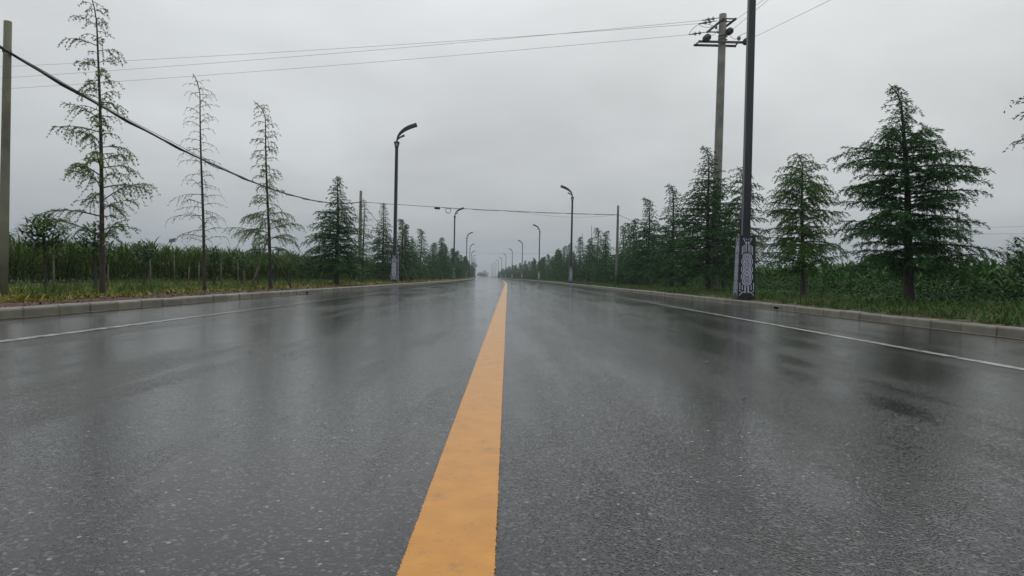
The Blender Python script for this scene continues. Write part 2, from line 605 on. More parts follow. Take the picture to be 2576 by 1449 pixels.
def ribbon(name, ulo, uhi, z, ys, material, label, jitter=0.0, thick=0.0, start=0):
    ys = np.asarray(ys, dtype=float)
    o = off_v(ys)
    j1 = rng.normal(0, 1, len(ys)) * jitter
    j2 = rng.normal(0, 1, len(ys)) * jitter
    n = len(ys)
    a = np.stack([ulo + o + j1, ys, np.full(n, z)], 1)
    b = np.stack([uhi + o + j2, ys, np.full(n, z)], 1)
    rows = [a, b]
    if thick:
        rows = [a - [0.0, 0, thick], a, b, b - [0.0, 0, thick]]
    V = np.stack(rows, 1).reshape(-1, 3)
    k = len(rows)
    idx = np.arange(n * k).reshape(n, k)
    F = np.stack([idx[:-1, :-1], idx[:-1, 1:], idx[1:, 1:], idx[1:, :-1]], -1).reshape(-1, 4)
    me = mesh_arrays(name, V, F)
    me.polygons.foreach_set('use_smooth', [False] * len(me.polygons))
    return tag(link(name, me, material), label, kind='structure')


YS = np.concatenate([[-60, -20, 0], np.arange(5, 200, 5), np.arange(200, 980, 20)])
ribbon('road', KL - 0.08, KR + 0.08, 0.0, YS, M['asphalt'], 'wet grey asphalt road running to the horizon')
YL = np.concatenate([[-20, -2, 0, 1.0], np.arange(1.2, 5, 0.004), np.arange(5, 6, 0.012), np.arange(6, 20, 0.08), np.arange(20, 100, 1.0), np.arange(100, 960, 8)])
ribbon('yellow_centre_line', -0.252, -0.017, 0.005, YL, M['yellow'], 'solid orange yellow painted line down the road', 0.0014, 0.005)
YW = np.concatenate([[-20, 0, 4], np.arange(5, 30, 0.06), np.arange(30, 100, 1.0), np.arange(100, 400, 8)])
ribbon('white_edge_line', -4.965, -4.835, 0.004, YW, M['white_worn'], 'worn white edge line beside the red soil verge', 0.006)
ribbon('white_edge_line', 4.56, 4.69, 0.004, YW, M['white'], 'white edge line beside the grassy verge', 0.006)
ribbon('gutter_strip', KR - 0.13, KR + 0.02, 0.004, np.concatenate([np.arange(0, 60, 0.25), np.arange(60, 400, 8)]), M['gutter'], 'thin muddy strip at the foot of the kerb', 0.012)


ribbon('gutter_silt', KL - 0.02, KL + 0.07, 0.003, np.concatenate([np.arange(0, 40, 0.12), np.arange(40, 200, 4)]), M['gutter'], 'thin line of silt washed against the kerb', 0.022)


# ------------------------------------------------------------------ kerbs, stone by stone
def kerb_profile(h=0.15, w=0.2, r=0.04):
    p = [(0.0, -0.1), (0.006, h - r)]
    for k in range(1, 4):
        t = k / 3 * math.pi / 2
        p.append((0.006 + r - r * math.cos(t), h - r + r * math.sin(t)))
    p += [(w - 0.012, h), (w, h - 0.012), (w, -0.1)]
    return p


def stone_mesh(length, sgn, name='kerb_stone', notch=None):
    prof = kerb_profile()
    n = len(prof)
    if notch is None:
        spans = [(0.0, length, None)]
    else:
        a, b = notch
        spans = [(0.0, a, None), (a, b, 0.075), (b, length, None)]
    mb = MB()
    for (s0, s1, floor) in spans:
        g = 0.0
        e = 0.018
        ys = [(s0, 1 if s0 == 0 else 0), (s0 + e, 0), (s1 - e, 0), (s1, 1 if s1 == length else 0)]
        vs = []
        for (y, inset) in ys:
            for (px, pz) in prof:
                if floor is not None and pz < floor:
                    pz = floor
                    if px > 0.1:
                        pz = -0.1
                q = 0.012 * inset
                cx, cz = 0.1, 0.0
                vs.append((sgn * (px + (q if px < 0.1 else -q)), y, pz - (q if pz > 0 else 0)))
        fs = []
        for i in range(len(ys) - 1):
            for j in range(n - 1):
                f = (i * n + j, i * n + j + 1, (i + 1) * n + j + 1, (i + 1) * n + j)
                fs.append(f if sgn < 0 else f[::-1])
        fs.append(tuple(range(n)))
        fs.append(tuple(range(3 * n, 4 * n))[::-1])
        mb.add(vs, fs)
    return mb.mesh(name)


def build_kerb(side, label, inlets, phase):
    sgn = -1 if side < 0 else 1
    face = KL if side < 0 else KR
    root = empty('kerb', (face, 0, 0))
    tag(root, label, kind='structure')
    L, gap = 0.8, 0.018
    rnd = random.Random(5 + sgn)
    plain = [stone_mesh(L - gap, sgn) for _ in range(1)]
    for me in plain:
        me.materials.append(M['kerb'])
    notched = stone_mesh(L - gap, sgn, notch=(0.24, 0.58))
    notched.materials.append(M['kerb'])
    dark = MB().box((sgn * 0.09, 0.41, 0.02), (0.01, 0.40, 0.11)).mesh('drain_shade_plate')  # thin plate behind the notch, the hollow's shade put into its colour
    y = phase
    while y < 62:
        isn = any(abs(y + 0.4 - q) < 0.4 for q in inlets)
        o = link('kerb_stone', notched if isn else plain[0], None, root)
        o.location = (off(y) + rnd.uniform(-0.009, 0.009), y, rnd.uniform(-0.009, 0.005))
        o.rotation_euler = (rnd.uniform(-0.004, 0.004), 0, rnd.uniform(-0.006, 0.006))
        if isn:
            o['label'] = 'kerb stone with a dark drain opening'
            d = link('drain_shade_plate', dark, M['inlet'], o)
        y += L
    # the farther kerb: stones too small to pick apart, joints still real
    mb = MB()
    while y < 420:
        step = L if y < 130 else L * 4
        prof = kerb_profile()
        n = len(prof)
        vs = []
        for yy in (y, y + step - gap * (1 if y < 130 else 2)):
            for (px, pz) in prof:
                vs.append((off(yy) + sgn * px, yy, pz))
        fs = []
        for j in range(n - 1):
            f = (j, j + 1, n + j + 1, n + j)
            fs.append(f if sgn < 0 else f[::-1])
        fs.append(tuple(range(n)))
        fs.append(tuple(range(n, 2 * n))[::-1])
        mb.add(vs, fs)
        y += step
    mb2 = mb.build('distant_kerb_run', M['kerb'], root)
    mb2['kind'] = 'stuff'
    return root


build_kerb(-1, 'grey concrete kerb along the red soil verge', [23.7], 1.15)
build_kerb(+1, 'brownish concrete kerb along the grassy verge', [18.3, 40.4], 1.4)


# ------------------------------------------------------------------ street lamps
def text_mesh(ch, size, name='lettering'):
    cu = bpy.data.curves.new('lettering', 'FONT')
    cu.body = ch
    cu.size = size
    cu.align_x = 'CENTER'
    cu.align_y = 'CENTER'
    cu.resolution_u = 2
    o = bpy.data.objects.new('lettering_tmp', cu)
    COL.objects.link(o)
    dg = bpy.context.evaluated_depsgraph_get()
    me = bpy.data.meshes.new_from_object(o.evaluated_get(dg))
    bpy.data.objects.remove(o)
    vs = [tuple(v.co) for v in me.vertices]
    fs = [tuple(p.vertices) for p in me.polygons]
    bpy.data.meshes.remove(me)
    if vs:
        xs = [v[0] for v in vs]; ysv = [v[1] for v in vs]
        cx, cy = (min(xs) + max(xs)) / 2, (min(ysv) + max(ysv)) / 2
        k = size / max(max(xs) - min(xs), max(ysv) - min(ysv), 1e-6)
        vs = [((v[0] - cx) * k, (v[1] - cy) * k) for v in vs]
    return vs, fs


BASE_H, HB, HT = 2.08, 0.285, 0.24
GLYPHS = [text_mesh(c, 0.135) for c in '频阳古镇']


def half(v):
    return HB + (HT - HB) * v / BASE_H


class Face:
    """Flat pieces laid on one of the four leaning faces of the lamp's base."""
    def __init__(self, k):
        self.k = k
        self.mb = MB()

    def pt(self, u, v, o):
        w = half(v) / HB
        a = Vector((u * w, -(half(v) + o), v))
        return Matrix.Rotation(self.k * math.pi / 2, 3, 'Z') @ a

    def poly(self, pts, o, thick=0.004):
        n = len(pts)
        vs = [self.pt(u, v, o) for u, v in pts] + [self.pt(u, v, o - thick) for u, v in pts]
        fs = [tuple(range(n))] + [(i, i + n, (i + 1) % n + n, (i + 1) % n) for i in range(n)]
        self.mb.add(vs, fs)

    def rect(self, u0, u1, v0, v1, o):
        self.poly([(u0, v0), (u1, v0), (u1, v1), (u0, v1)], o)

    def ring(self, cu, cv, r, w, o, a0=0.0, a1=2 * math.pi, n=28, k=1.0):
        for i in range(n):
            s, t = a0 + (a1 - a0) * i / n, a0 + (a1 - a0) * (i + 1) / n
            q = [(cu + r * math.cos(s), cv + k * r * math.sin(s)), (cu + r * math.cos(t), cv + k * r * math.sin(t)),
                 (cu + (r - w) * math.cos(t), cv + k * (r - w) * math.sin(t)), (cu + (r - w) * math.cos(s), cv + k * (r - w) * math.sin(s))]
            self.mb.add([self.pt(u, v, o) for u, v in q], [(0, 1, 2, 3)])


def pv(y):
    return (1330 - y) / 1185 * BASE_H


def pu(x):
    return (x - 512) * 0.0020


CENT = [0.631, 0.868, 1.124, 1.39]


def make_lamp():
    root = empty('street_lamp')
    # tapered base with footing plate
    mb = MB()
    vs = [(sx * HB, sy * HB, 0.0) for sx, sy in ((-1, -1), (1, -1), (1, 1), (-1, 1))] + [(sx * HT, sy * HT, BASE_H) for sx, sy in ((-1, -1), (1, -1), (1, 1), (-1, 1))]
    mb.add(vs, [(0, 1, 5, 4), (1, 2, 6, 5), (2, 3, 7, 6), (3, 0, 4, 7), (4, 5, 6, 7)])
    mb.box((0, 0, 0.02), (0.61, 0.61, 0.06))
    mb.box((0, 0, BASE_H + 0.006), (0.495, 0.495, 0.02))
    base = mb.build('base', M['lamp'], root)
    for k in range(4):
        f = Face(k)
        # body panel with scalloped sides
        L_, R_ = [], []
        for i in range(41):
            v = 0.47 + (1.53 - 0.47) * i / 40
            w = 0.150 + 0.018 * math.cos(2 * math.pi * (v - 0.631) / 0.253)
            if v < 0.62:
                w = min(w, math.sqrt(max(0.0, 1 - ((0.62 - v) / 0.152) ** 2)) * 0.166 + 0.003)
            if v > 1.39:
                w = min(w, math.sqrt(max(0.0, 1 - ((v - 1.39) / 0.142) ** 2)) * 0.166 + 0.003)
            L_.append((-w, v)); R_.append((w, v))
        for i in range(40):
            f.mb.add([f.pt(*L_[i], 0.004), f.pt(*R_[i], 0.004), f.pt(*R_[i + 1], 0.004), f.pt(*L_[i + 1], 0.004)], [(0, 1, 2, 3)])
        for s in (-1, 1):
            # slivers outside the scallops
            for c0 in (0.76, 1.0, 1.26):
                q = []
                for i in range(7):
                    t = i / 6
                    q.append((s * (0.186 - 0.022 * math.sin(math.pi * t)), c0 - 0.085 + 0.17 * t))
                q2 = [(s * 0.198, c0 + 0.085), (s * 0.200, c0 - 0.085)]
                f.poly((q + q2) if s < 0 else (q + q2)[::-1], 0.004)
            # stripes of the shoulders
            for (x0, x1, yb, yt) in ((412, 428, 490, 335), (440, 451, 462, 312), (463, 475, 446, 300), (487, 499, 437, 292)):
                f.rect(s * abs(pu(x0)), s * abs(pu(x1)), pv(yb), pv(yt), 0.004)
            f.rect(s * abs(pu(470)), s * abs(pu(506)), pv(288), pv(250), 0.004)
            # curling horns
            f.poly([(s * abs(pu(x)), pv(y)) for x, y in ((470, 246), (456, 250), (444, 222), (424, 196), (430, 190), (452, 206))], 0.004)
            f.poly([(s * abs(pu(x)), pv(y)) for x, y in ((424, 190), (470, 178), (474, 184), (430, 196))], 0.004)
            f.poly([(s * abs(pu(x)), pv(y)) for x, y in ((506, 214), (488, 196), (476, 200), (500, 222))], 0.004)
            # skirt bars
            for (x0, x1, yt, yb) in ((392, 406, 1005, 1128), (432, 446, 1048, 1140), (474, 500, 1066, 1146)):
                f.rect(s * abs(pu(x0)), s * abs(pu(x1)), pv(yb), pv(yt), 0.004)
            # upturned feet
            f.poly([(s * abs(pu(x)), pv(y)) for x, y in ((500, 1150), (500, 1192), (452, 1186), (424, 1210), (400, 1244), (388, 1244), (416, 1196), (432, 1178), (468, 1172), (476, 1150))], 0.004)
            f.poly([(s * abs(pu(x)), pv(y)) for x, y in ((392, 1142), (432, 1168), (394, 1170))], 0.004)
        f.mb.build('ornament_panel', M['lamp_white'], base)
        g = Face(k)
        for c in CENT:
            g.ring(0, c, 0.122, 0.016, 0.007)
            g.rect(-0.2, -0.112, c - 0.005, c + 0.005, 0.007)
            g.rect(0.112, 0.2, c - 0.005, c + 0.005, 0.007)
            g.rect(-0.004, 0.004, c + 0.085, c + 0.14, 0.007)
            g.rect(-0.004, 0.004, c - 0.14, c - 0.085, 0.007)
        for c, (vs2, fs2) in zip(CENT, GLYPHS[::-1]):
            if vs2:
                g.mb.add([g.pt(x, c + y, 0.007) for x, y in vs2], fs2)
        g.mb.build('lettering', M['lamp'], base)
    # square pole
    mb = MB()
    top = 10.0
    a, b = 0.118, 0.106
    vs = [(sx * a, sy * a, BASE_H) for sx, sy in ((-1, -1), (1, -1), (1, 1), (-1, 1))] + [(sx * b, sy * b, top) for sx, sy in ((-1, -1), (1, -1), (1, 1), (-1, 1))]
    mb.add(vs, [(0, 1, 5, 4), (1, 2, 6, 5), (2, 3, 7, 6), (3, 0, 4, 7), (4, 5, 6, 7)])
    mb.build('pole', M['lamp'], root)
    # flared collar
    mb = MB()
    for (z0, h0, z1, h1) in ((top - 0.02, 0.12, top + 0.33, 0.185), (top + 0.33, 0.20, top + 0.37, 0.20), (top + 0.37, 0.12, top + 0.45, 0.07)):
        vs = [(sx * h0, sy * h0, z0) for sx, sy in ((-1, -1), (1, -1), (1, 1), (-1, 1))] + [(sx * h1, sy * h1, z1) for sx, sy in ((-1, -1), (1, -1), (1, 1), (-1, 1))]
        mb.add(vs, [(0, 1, 5, 4), (1, 2, 6, 5), (2, 3, 7, 6), (3, 0, 4, 7), (4, 5, 6, 7), (3, 2, 1, 0)])
    collar = mb.build('collar', M['lamp'], root)
    for k in range(4):
        mb = MB()
        rot = Matrix.Rotation(k * math.pi / 2, 3, 'Z')
        def cp(u, v, o):
            hw = 0.12 + (0.185 - 0.12) * (v + 0.02) / 0.35
            return rot @ Vector((u, -(hw + o), top + v))
        for (u0, u1, v0, v1) in ((-0.075, 0.075, 0.255, 0.285), (-0.075, 0.075, 0.06, 0.085), (-0.075, -0.05, 0.085, 0.255), (0.05, 0.075, 0.085, 0.255), (-0.03, 0.03, 0.12, 0.225)):
            mb.add([cp(u0, v0, 0.004), cp(u1, v0, 0.004), cp(u1, v1, 0.004), cp(u0, v1, 0.004)], [(0, 1, 2, 3)])
        mb.build('emblem', M['lamp_white'], collar)

    def blade(path, thick, width, name):
        m2 = MB()
        n = len(path)
        rings = []
        for i, (x, z) in enumerate(path):
            p0 = path[max(i - 1, 0)]; p1 = path[min(i + 1, n - 1)]
            d = Vector((p1[0] - p0[0], 0, p1[1] - p0[1])).normalized()
            nrm = Vector((-d.z, 0, d.x))
            t, w = thick[i] / 2, width[i] / 2
            c = Vector((x, 0, top + 0.42 + z))
            rings.append([c + nrm * t * 0.55 + Vector((0, -w, 0)), c + nrm * t + Vector((0, -w * 0.5, 0)), c + nrm * t + Vector((0, w * 0.5, 0)), c + nrm * t * 0.55 + Vector((0, w, 0)),
                          c - nrm * t * 0.7 + Vector((0, w, 0)), c - nrm * t + Vector((0, w * 0.6, 0)), c - nrm * t + Vector((0, -w * 0.6, 0)), c - nrm * t * 0.7 + Vector((0, -w, 0))])
        k = 8
        vs = [p for r_ in rings for p in r_]
        fs = []
        for i in range(n - 1):
            for j in range(k):
                fs.append((i * k + j, i * k + (j + 1) % k, (i + 1) * k + (j + 1) % k, (i + 1) * k + j))
        fs.append(tuple(range(k))[::-1])
        fs.append(tuple((n - 1) * k + j for j in range(k)))
        m2.add(vs, fs)
        return m2.build(name, M['lamp'], root)

    def curve_pts(ctrl, n):
        out = []
        for i in range(n + 1):
            t = i / n
            p = [Vector((*c, 0)) for c in ctrl]
            while len(p) > 1:
                p = [p[j].lerp(p[j + 1], t) for j in range(len(p) - 1)]
            out.append((p[0].x, p[0].y))
        return out
    n = 14
    path = curve_pts([(0, -0.02), (0.02, 0.55), (0.45, 0.98), (1.45, 1.27)], n)
    th = [0.075 + 0.215 * min(1, (i / n) / 0.75) ** 1.1 for i in range(n + 1)]
    wd = [0.11 + 0.17 * min(1, i / n / 0.6) for i in range(n + 1)]
    arm = blade(path, th, wd, 'lamp_arm')
    # the light strip set in the underside
    mb = MB()
    for i in range(8, n):
        (x0, z0), (x1, z1) = path[i], path[i + 1]
        d = Vector((x1 - x0, 0, z1 - z0)).normalized()
        nrm = Vector((-d.z, 0, d.x))
        a0 = Vector((x0, 0, top + 0.42 + z0)) - nrm * (th[i] / 2 + 0.004)
        a1 = Vector((x1, 0, top + 0.42 + z1)) - nrm * (th[i + 1] / 2 + 0.004)
        mb.add([a0 + Vector((0, -0.07, 0)), a0 + Vector((0, 0.07, 0)), a1 + Vector((0, 0.07, 0)), a1 + Vector((0, -0.07, 0))], [(0, 1, 2, 3)])
    mb.build('light_strip', M['lamp_led'], arm)
    n2 = 8
    path2 = curve_pts([(0.02, 0.02), (0.06, 0.22), (0.25, 0.34), (0.56, 0.46)], n2)
    blade(path2, [0.05 + 0.10 * i / n2 for i in range(n2 + 1)], [0.09 + 0.05 * i / n2 for i in range(n2 + 1)], 'short_arm')
    return root


lamp0 = make_lamp()
LG = 'street lamps lining the road'
ordinal = ['first', 'second', 'third', 'fourth', 'fifth', 'sixth', 'seventh', 'eighth', 'ninth', 'tenth', 'eleventh', 'twelfth', 'thirteenth']
first = True
left_y = [50.6 + 61.0 * i for i in range(12)]
right_y = [22.3] + [21.4 + 61.0 * i for i in range(1, 12)]
for i, y in enumerate(right_y):
    if i in (7, 8):
        pass
    o = lamp0 if first else copy_tree(lamp0)
    first = False
    u = 7.35 + (0.40 if i == 0 else 0.35)
    o.location = (off(y) + u, y, 0.14)
    o.rotation_euler = (0, 0, math.pi - 0.05 + 0.043 * (1 if y > 150 else 0))
    if i == 0:
        lab = 'big dark lamp post rising past the utility pole, its white patterned base on the kerb'
    else:
        lab = f'dark street lamp with curved arm, {ordinal[i]} from the camera along the grassy verge'
    tag(o, lab, 'street lamp', LG)
for i, y in enumerate(left_y):
    o = copy_tree(lamp0)
    u = -7.0 - 1.38
    o.location = (off(y) + u, y, 0.14)
    o.rotation_euler = (0, 0, 0.02 + 0.043 * (1 if y > 150 else 0))
    if i == 0:
        lab = 'tall dark lamp with curved arm and white patterned base in front of the thin pole'
    else:
        lab = f'dark street lamp with curved arm, {ordinal[i]} from the camera along the red soil verge'
    tag(o, lab, 'street lamp', LG)


# ------------------------------------------------------------------ poles and wires
def sag_pts(a, b, sag, n=24, wob=0.0, seed=0):
    a, b = Vector(a), Vector(b)
    rnd = random.Random(seed)
    out = []
    for i in range(n + 1):
        t = i / n
        p = a.lerp(b, t)
        p.z -= sag * 4 * t * (1 - t)
        if wob and 0 < i < n:
            p += Vector((rnd.uniform(-wob, wob), rnd.uniform(-wob, wob), rnd.uniform(-wob, wob)))
        out.append(p)
    return out


def utility_pole():
    px, py = 10.0, 33.0
    ztop = at(1811, 33, 33).z
    K = 36.0 / 33.0
    root = empty('utility_pole', (px * K, py * K, 0.2))
    root.scale = (K, K, K)
    tag(root, 'tall round concrete utility pole with steel crossarms and insulators on top', 'utility pole')
    zt = ztop - 0.2
    lean = 0.10
    m = MB()
    pts = [(lean * t, 0, zt * t - 0.1) for t in (0, 0.25, 0.5, 0.75, 1.0)]
    m.tube(pts, [0.215, 0.205, 0.195, 0.185, 0.172], 20)
    for f_ in m.f:
        pass
    shaft = m.build('shaft', M['concrete'], root, True)

    def loc(px_, py_, Y):
        return at(px_, py_, Y) - Vector((px, py, 0.2))
    Z1 = 12.3 + CAM_H - 0.2
    # crossarm pair running with the road
    up = empty('upper_crossarm'); up.parent = root
    mbA = MB()
    for (xa, xb) in ((-0.42, -0.02), (0.12, 0.52)):
        pass
    mbA.beam((-0.36, 1.0, Z1), (-0.10, -0.84, Z1), 0.07, 0.09)
    mbA.beam((0.18, 1.0, Z1), (0.46, -0.84, Z1), 0.07, 0.09)
    mbA.beam((-0.09, -0.80, Z1 + 0.003), (0.44, -0.80, Z1 + 0.003), 0.05, 0.05)
    mbA.beam((-0.14, -0.45, Z1 + 0.003), (0.39, -0.45, Z1 + 0.003), 0.04, 0.04)
    mbA.beam((-0.35, 0.95, Z1 + 0.003), (0.17, 0.95, Z1 + 0.003), 0.05, 0.05)
    o = mbA.mesh('upper_crossarm')
    bpy.data.objects.remove(up)
    link('upper_crossarm', o, M['steel'], root)
    Z2 = 11.4 + CAM_H - 0.2
    mbB = MB()
    mbB.beam((-1.12, -0.26, Z2), (1.06, -0.26, Z2), 0.07, 0.10)
    mbB.beam((-1.2, 0.26, Z2), (0.86, 0.26, Z2), 0.07, 0.10)
    mbB.beam((-1.08, -0.26, Z2 + 0.003), (-1.14, 0.26, Z2 + 0.003), 0.05, 0.05)
    mbB.beam((0.80, -0.26, Z2 + 0.003), (0.80, 0.26, Z2 + 0.003), 0.05, 0.05)
    link('lower_crossarm', mbB.mesh('lower_crossarm'), M['steel'], root)
    # bands round the shaft
    for z in (zt - 0.45, Z1 - 0.55, Z2 + 0.2):
        m = MB(); m.lathe([(-0.04, 0.195), (0.04, 0.195)], (lean * z / zt, 0, z), (0, 0, 1), 18)
        m.box((lean * z / zt + 0.21, 0, z), (0.08, 0.05, 0.05))
        m.build('band', M['steel'], root)
    # strain insulators towards the fields across the road
    ins = {}
    for nm, a in (('a', (-0.18, 0, zt - 0.42)), ('b', (-0.16, -0.45, Z1 + 0.18)), ('c', (-0.40, 0.97, Z1))):
        a = Vector(a)
        d = Vector((-1, 0.22, -0.10)).normalized()
        prof = [(0, 0.018), (0.26, 0.018), (0.261, 0.05), (0.30, 0.06), (0.33, 0.13), (0.36, 0.045), (0.47, 0.02), (0.471, 0.05), (0.52, 0.06), (0.55, 0.13), (0.58, 0.045), (0.74, 0.02), (0.78, 0.03), (0.86, 0.012)]
        MB().lathe(prof, a, d, 14).build('strain_insulator', M['porcelain'], root, False)
        ins[nm] = a + d * 0.86
    # bell insulators towards the camera-side span
    bells = {}
    for nm, a in (('d', (-0.78, -0.36, Z2 + 0.12)), ('e', (0.36, -0.1, Z1 - 0.36)), ('f', (1.15, -0.3, Z2 + 0.03))):
        a = Vector(a)
        d = Vector((0.25, -1, 0.02)).normalized()
        prof = [(-0.22, 0.03), (-0.16, 0.10), (-0.12, 0.14), (0.0, 0.165), (0.04, 0.14), (0.08, 0.17), (0.20, 0.155), (0.26, 0.05), (0.40, 0.02)]
        MB().lathe(prof, a, d, 16).build('bell_insulator', M['steel'], root, False)
        bells[nm] = a + d * 0.4
    MB().lathe([(-0.09, 0.06), (0, 0.10), (0.09, 0.06)], (0.80, -0.3, Z2 + 0.18), (0, 0, 1), 12).build('post_insulator', M['porcelain'], root)
    MB().lathe([(-0.06, 0.05), (0, 0.07), (0.06, 0.05)], (-0.27, -0.2, Z1 - 0.2), (0, 0, 1), 12).build('post_insulator', M['porcelain'], root)
    # jumper wires
    def jumper(a, b, drop, side):
        a, b = Vector(a), Vector(b)
        pts = []
        for i in range(11):
            t = i / 10
            p = a.lerp(b, t)
            p.z += drop * 4 * t * (1 - t)
            p.x += side * 4 * t * (1 - t)
            pts.append(p)
        MB().tube(pts, 0.012, 5).build('jumper_wire', M['wire'], root)
    jumper(ins['a'], Vector((-0.27, -0.2, Z1 - 0.12)), -0.12, -0.12)
    jumper(ins['c'], Vector((-0.27, -0.2, Z1 - 0.2)), 0.34, -0.1)
    jumper((0.80, -0.3, Z2 + 0.26), bells['f'], 0.22, 0.1)
    jumper((-0.2, -0.3, Z1 - 0.3), bells['d'], -0.1, 0.0)
    jumper((0.30, -0.2, Z1 - 0.42), (0.80, -0.3, Z2 + 0.2), -0.16, 0.0)
    base = Vector((px * K, py * K, 0.2))
    return {k: v * K + base for k, v in {**ins, **bells}.items()}


ends = utility_pole()
WG = 'bare power wires crossing high above the road'
for nm, tgt, lab in (('a', at(28, 160, 45.4), 'thin bare power wire over the road, topmost of the three'),
                     ('b', at(28, 188, 44.7), 'thin bare power wire over the road, middle of the three'),
                     ('c', at(28, 216, 46.2), 'thin bare power wire over the road, lowest of the three')):
    a = ends[nm]
    b = a + (tgt - a) * 1.35
    b.z += 0.05
    m = MB().tube(sag_pts(a, b, 0.28, 30), 0.0085, 5)
    tag(m.build('power_wire', M['wire']), lab, 'wire', WG)
WG2 = 'bare power wires leading away beyond the lamp post'
Z1w = 12.3 * 36 / 33 + CAM_H
for a, through, lab in ((Vector((10.46 * 36 / 33, 32.2 * 36 / 33, Z1w)), at(1926, 0, 32.3), 'bare power wire rising steeply from the tip of the upper crossarm'),
                        (ends['e'], at(1945, 0, 31.2), 'bare power wire rising from the bell insulator beside the pole shaft'),
                        (ends['f'], at(2068, 0, 30.65), 'bare power wire rising beyond the lamp post from the lower crossarm')):
    b = a + (through - a) * 9
    b.z = a.z + 0.3
    m = MB().tube(sag_pts(a, b, 0.15, 20), 0.0085, 5)
    tag(m.build('power_wire', M['wire']), lab, 'wire', WG2)

# low concrete poles that carry the black communication cable
def small_pole(x, y, ztop, lean, label, rb, rt, m_='pole_grey'):
    o = MB()
    o.tube([(lean * t * 1.0, 0, (ztop - 0.05) * t - 0.15 * (1 - t)) for t in (0, 0.3, 0.6, 0.85, 1)], [rb, rb * 0.93 + rt * 0.07, (rb + rt) / 2, rt * 1.04, rt], 16)
    root = empty('cable_pole', (x, y, 0.05))
    o.build('shaft', M[m_], root, True)
    tag(root, label, 'pole', 'low concrete poles carrying the black cable')
    return root


M['pole_grey'] = simple('damp grey pole concrete', (0.10, 0.10, 0.09), (0.20, 0.195, 0.175), 2.2, 0.75, 0.5, 0.01)
M['pole_green'] = simple('mossy pole concrete', (0.10, 0.105, 0.072), (0.21, 0.205, 0.15), 2.2, 0.75, 0.5, 0.01)
P1, P2, P3 = (at(8, 640, 12.9), at(906, 600, 44.0), at(1553, 600, 53.0))
T1p, T2p, T3p = at(20, 54, 12.9), at(908, 480, 44.0), at(1555, 517, 53.0)
pole1 = small_pole(P1.x, 12.9, T1p.z, T1p.x - P1.x, 'mossy concrete pole at the picture edge, thick black cable tied near its top', 0.080, 0.066, 'pole_green')
m = MB().lathe([(-0.015, 0.078), (0.015, 0.078)], (T1p.x - P1.x - 0.01, 0, at(20, 130, 12.9).z - 0.05), (0, 0, 1), 14)
m.build('cable_band', M['rubber'], pole1)
pole2 = small_pole(P2.x, 44.0, T2p.z, T2p.x - P2.x, 'slim concrete pole among the cedars behind the first lamp of the soil verge', 0.12, 0.085)
pole3 = small_pole(P3.x, 53.0, T3p.z, T3p.x - P3.x, 'slim concrete pole standing among the dense cedars across the road', 0.12, 0.085)
C1, C2, C3 = at(22, 131, 12.8), at(907, 508, 43.9), at(1554, 540, 52.9)
# main bundle: pole 1 to pole 2, hanging slack
root = empty('communication_cable', C1)
tag(root, 'thick black cable bundle sagging from the mossy pole to the slim pole', 'cable')
pts = [p - C1 for p in sag_pts(C1, C2, 0.98, 60, 0.006, 3)]
MB().tube(pts, 0.026, 6).build('cable', M['rubber'], root)
pts2 = [p - C1 + Vector((0, 0, 0.055 * math.sin(math.pi * min(1, i / 25)) + 0.012)) for i, p in enumerate(sag_pts(C1, C2, 0.98, 60, 0.01, 5))]
MB().tube(pts2, 0.007, 5).build('messenger_wire', M['rubber'], root)
pts3 = [p - C1 + Vector((0.03 * math.sin(i * 1.3), 0, -0.022 + 0.02 * math.cos(i * 1.3))) for i, p in enumerate(sag_pts(C1, C2, 0.98, 60, 0.006, 9))]
MB().tube(pts3, 0.012, 5).build('cable', M['rubber'], root)
E0 = at(-260, -60, 9.6)
m = MB().tube(sag_pts(E0, C1, 0.03, 10), 0.028, 6)
tag(m.build('communication_cable', M['rubber']), 'thick black cable leaving the mossy pole towards the picture edge', 'cable')
# span across the road with closure box and spare coil
root = empty('road_crossing_cable', C2)
tag(root, 'black cable spanning the road between the two slim poles with splice box', 'cable')
span = sag_pts(C2, C3, 0.12, 50, 0.008, 4)
MB().tube([p - C2 for p in span], 0.016, 5).build('cable', M['rubber'], root)
MB().tube([p - C2 + Vector((0, 0, -0.05 * abs(math.sin(i * 0.5)))) for i, p in enumerate(span)][14:], 0.010, 5).build('cable', M['rubber'], root)
MB().tube([p - C2 for p in sag_pts(span[28], C3, 0.30, 24)], 0.007, 4).build('drop_wire', M['rubber'], root)
q = span[13] - C2
m = MB(); m.lathe([(-0.20, 0.03), (-0.17, 0.075), (0.17, 0.075), (0.20, 0.03)], q + Vector((0, 0, -0.085)), (1, 0.35, -0.02), 10)
m.build('splice_box', M['rubber'], root)
q = span[15] - C2
m = MB()
for rr, dz in ((0.165, 0), (0.185, 0.01), (0.175, -0.012)):
    ring = [q + Vector((rr * math.sin(t), 0.01 * math.sin(3 * t), -0.19 + rr * math.cos(t) + dz)) for t in [2 * math.pi * i / 28 for i in range(29)]]
    m.tube(ring, 0.011, 5, cap=False)
m.build('spare_cable_coil', M['rubber'], root)
# guy wire of the second pole and the cable beyond the third
m = MB().tube([at(915, 514, 44.0), at(955, 566, 45.5), at(1010, 640, 47.0), at(1050, 700, 48.0)], 0.014, 5)
tag(m.build('guy_wire', M['steel']), 'slanting guy wire running down from the slim pole to the ground', 'wire')
m = MB().tube(sag_pts(C3, at(1700, 590, 48), 0.1, 12), 0.014, 5)
tag(m.build('branch_cable', M['rubber']), 'black cable leaving the slim pole into the dense cedars', 'cable')
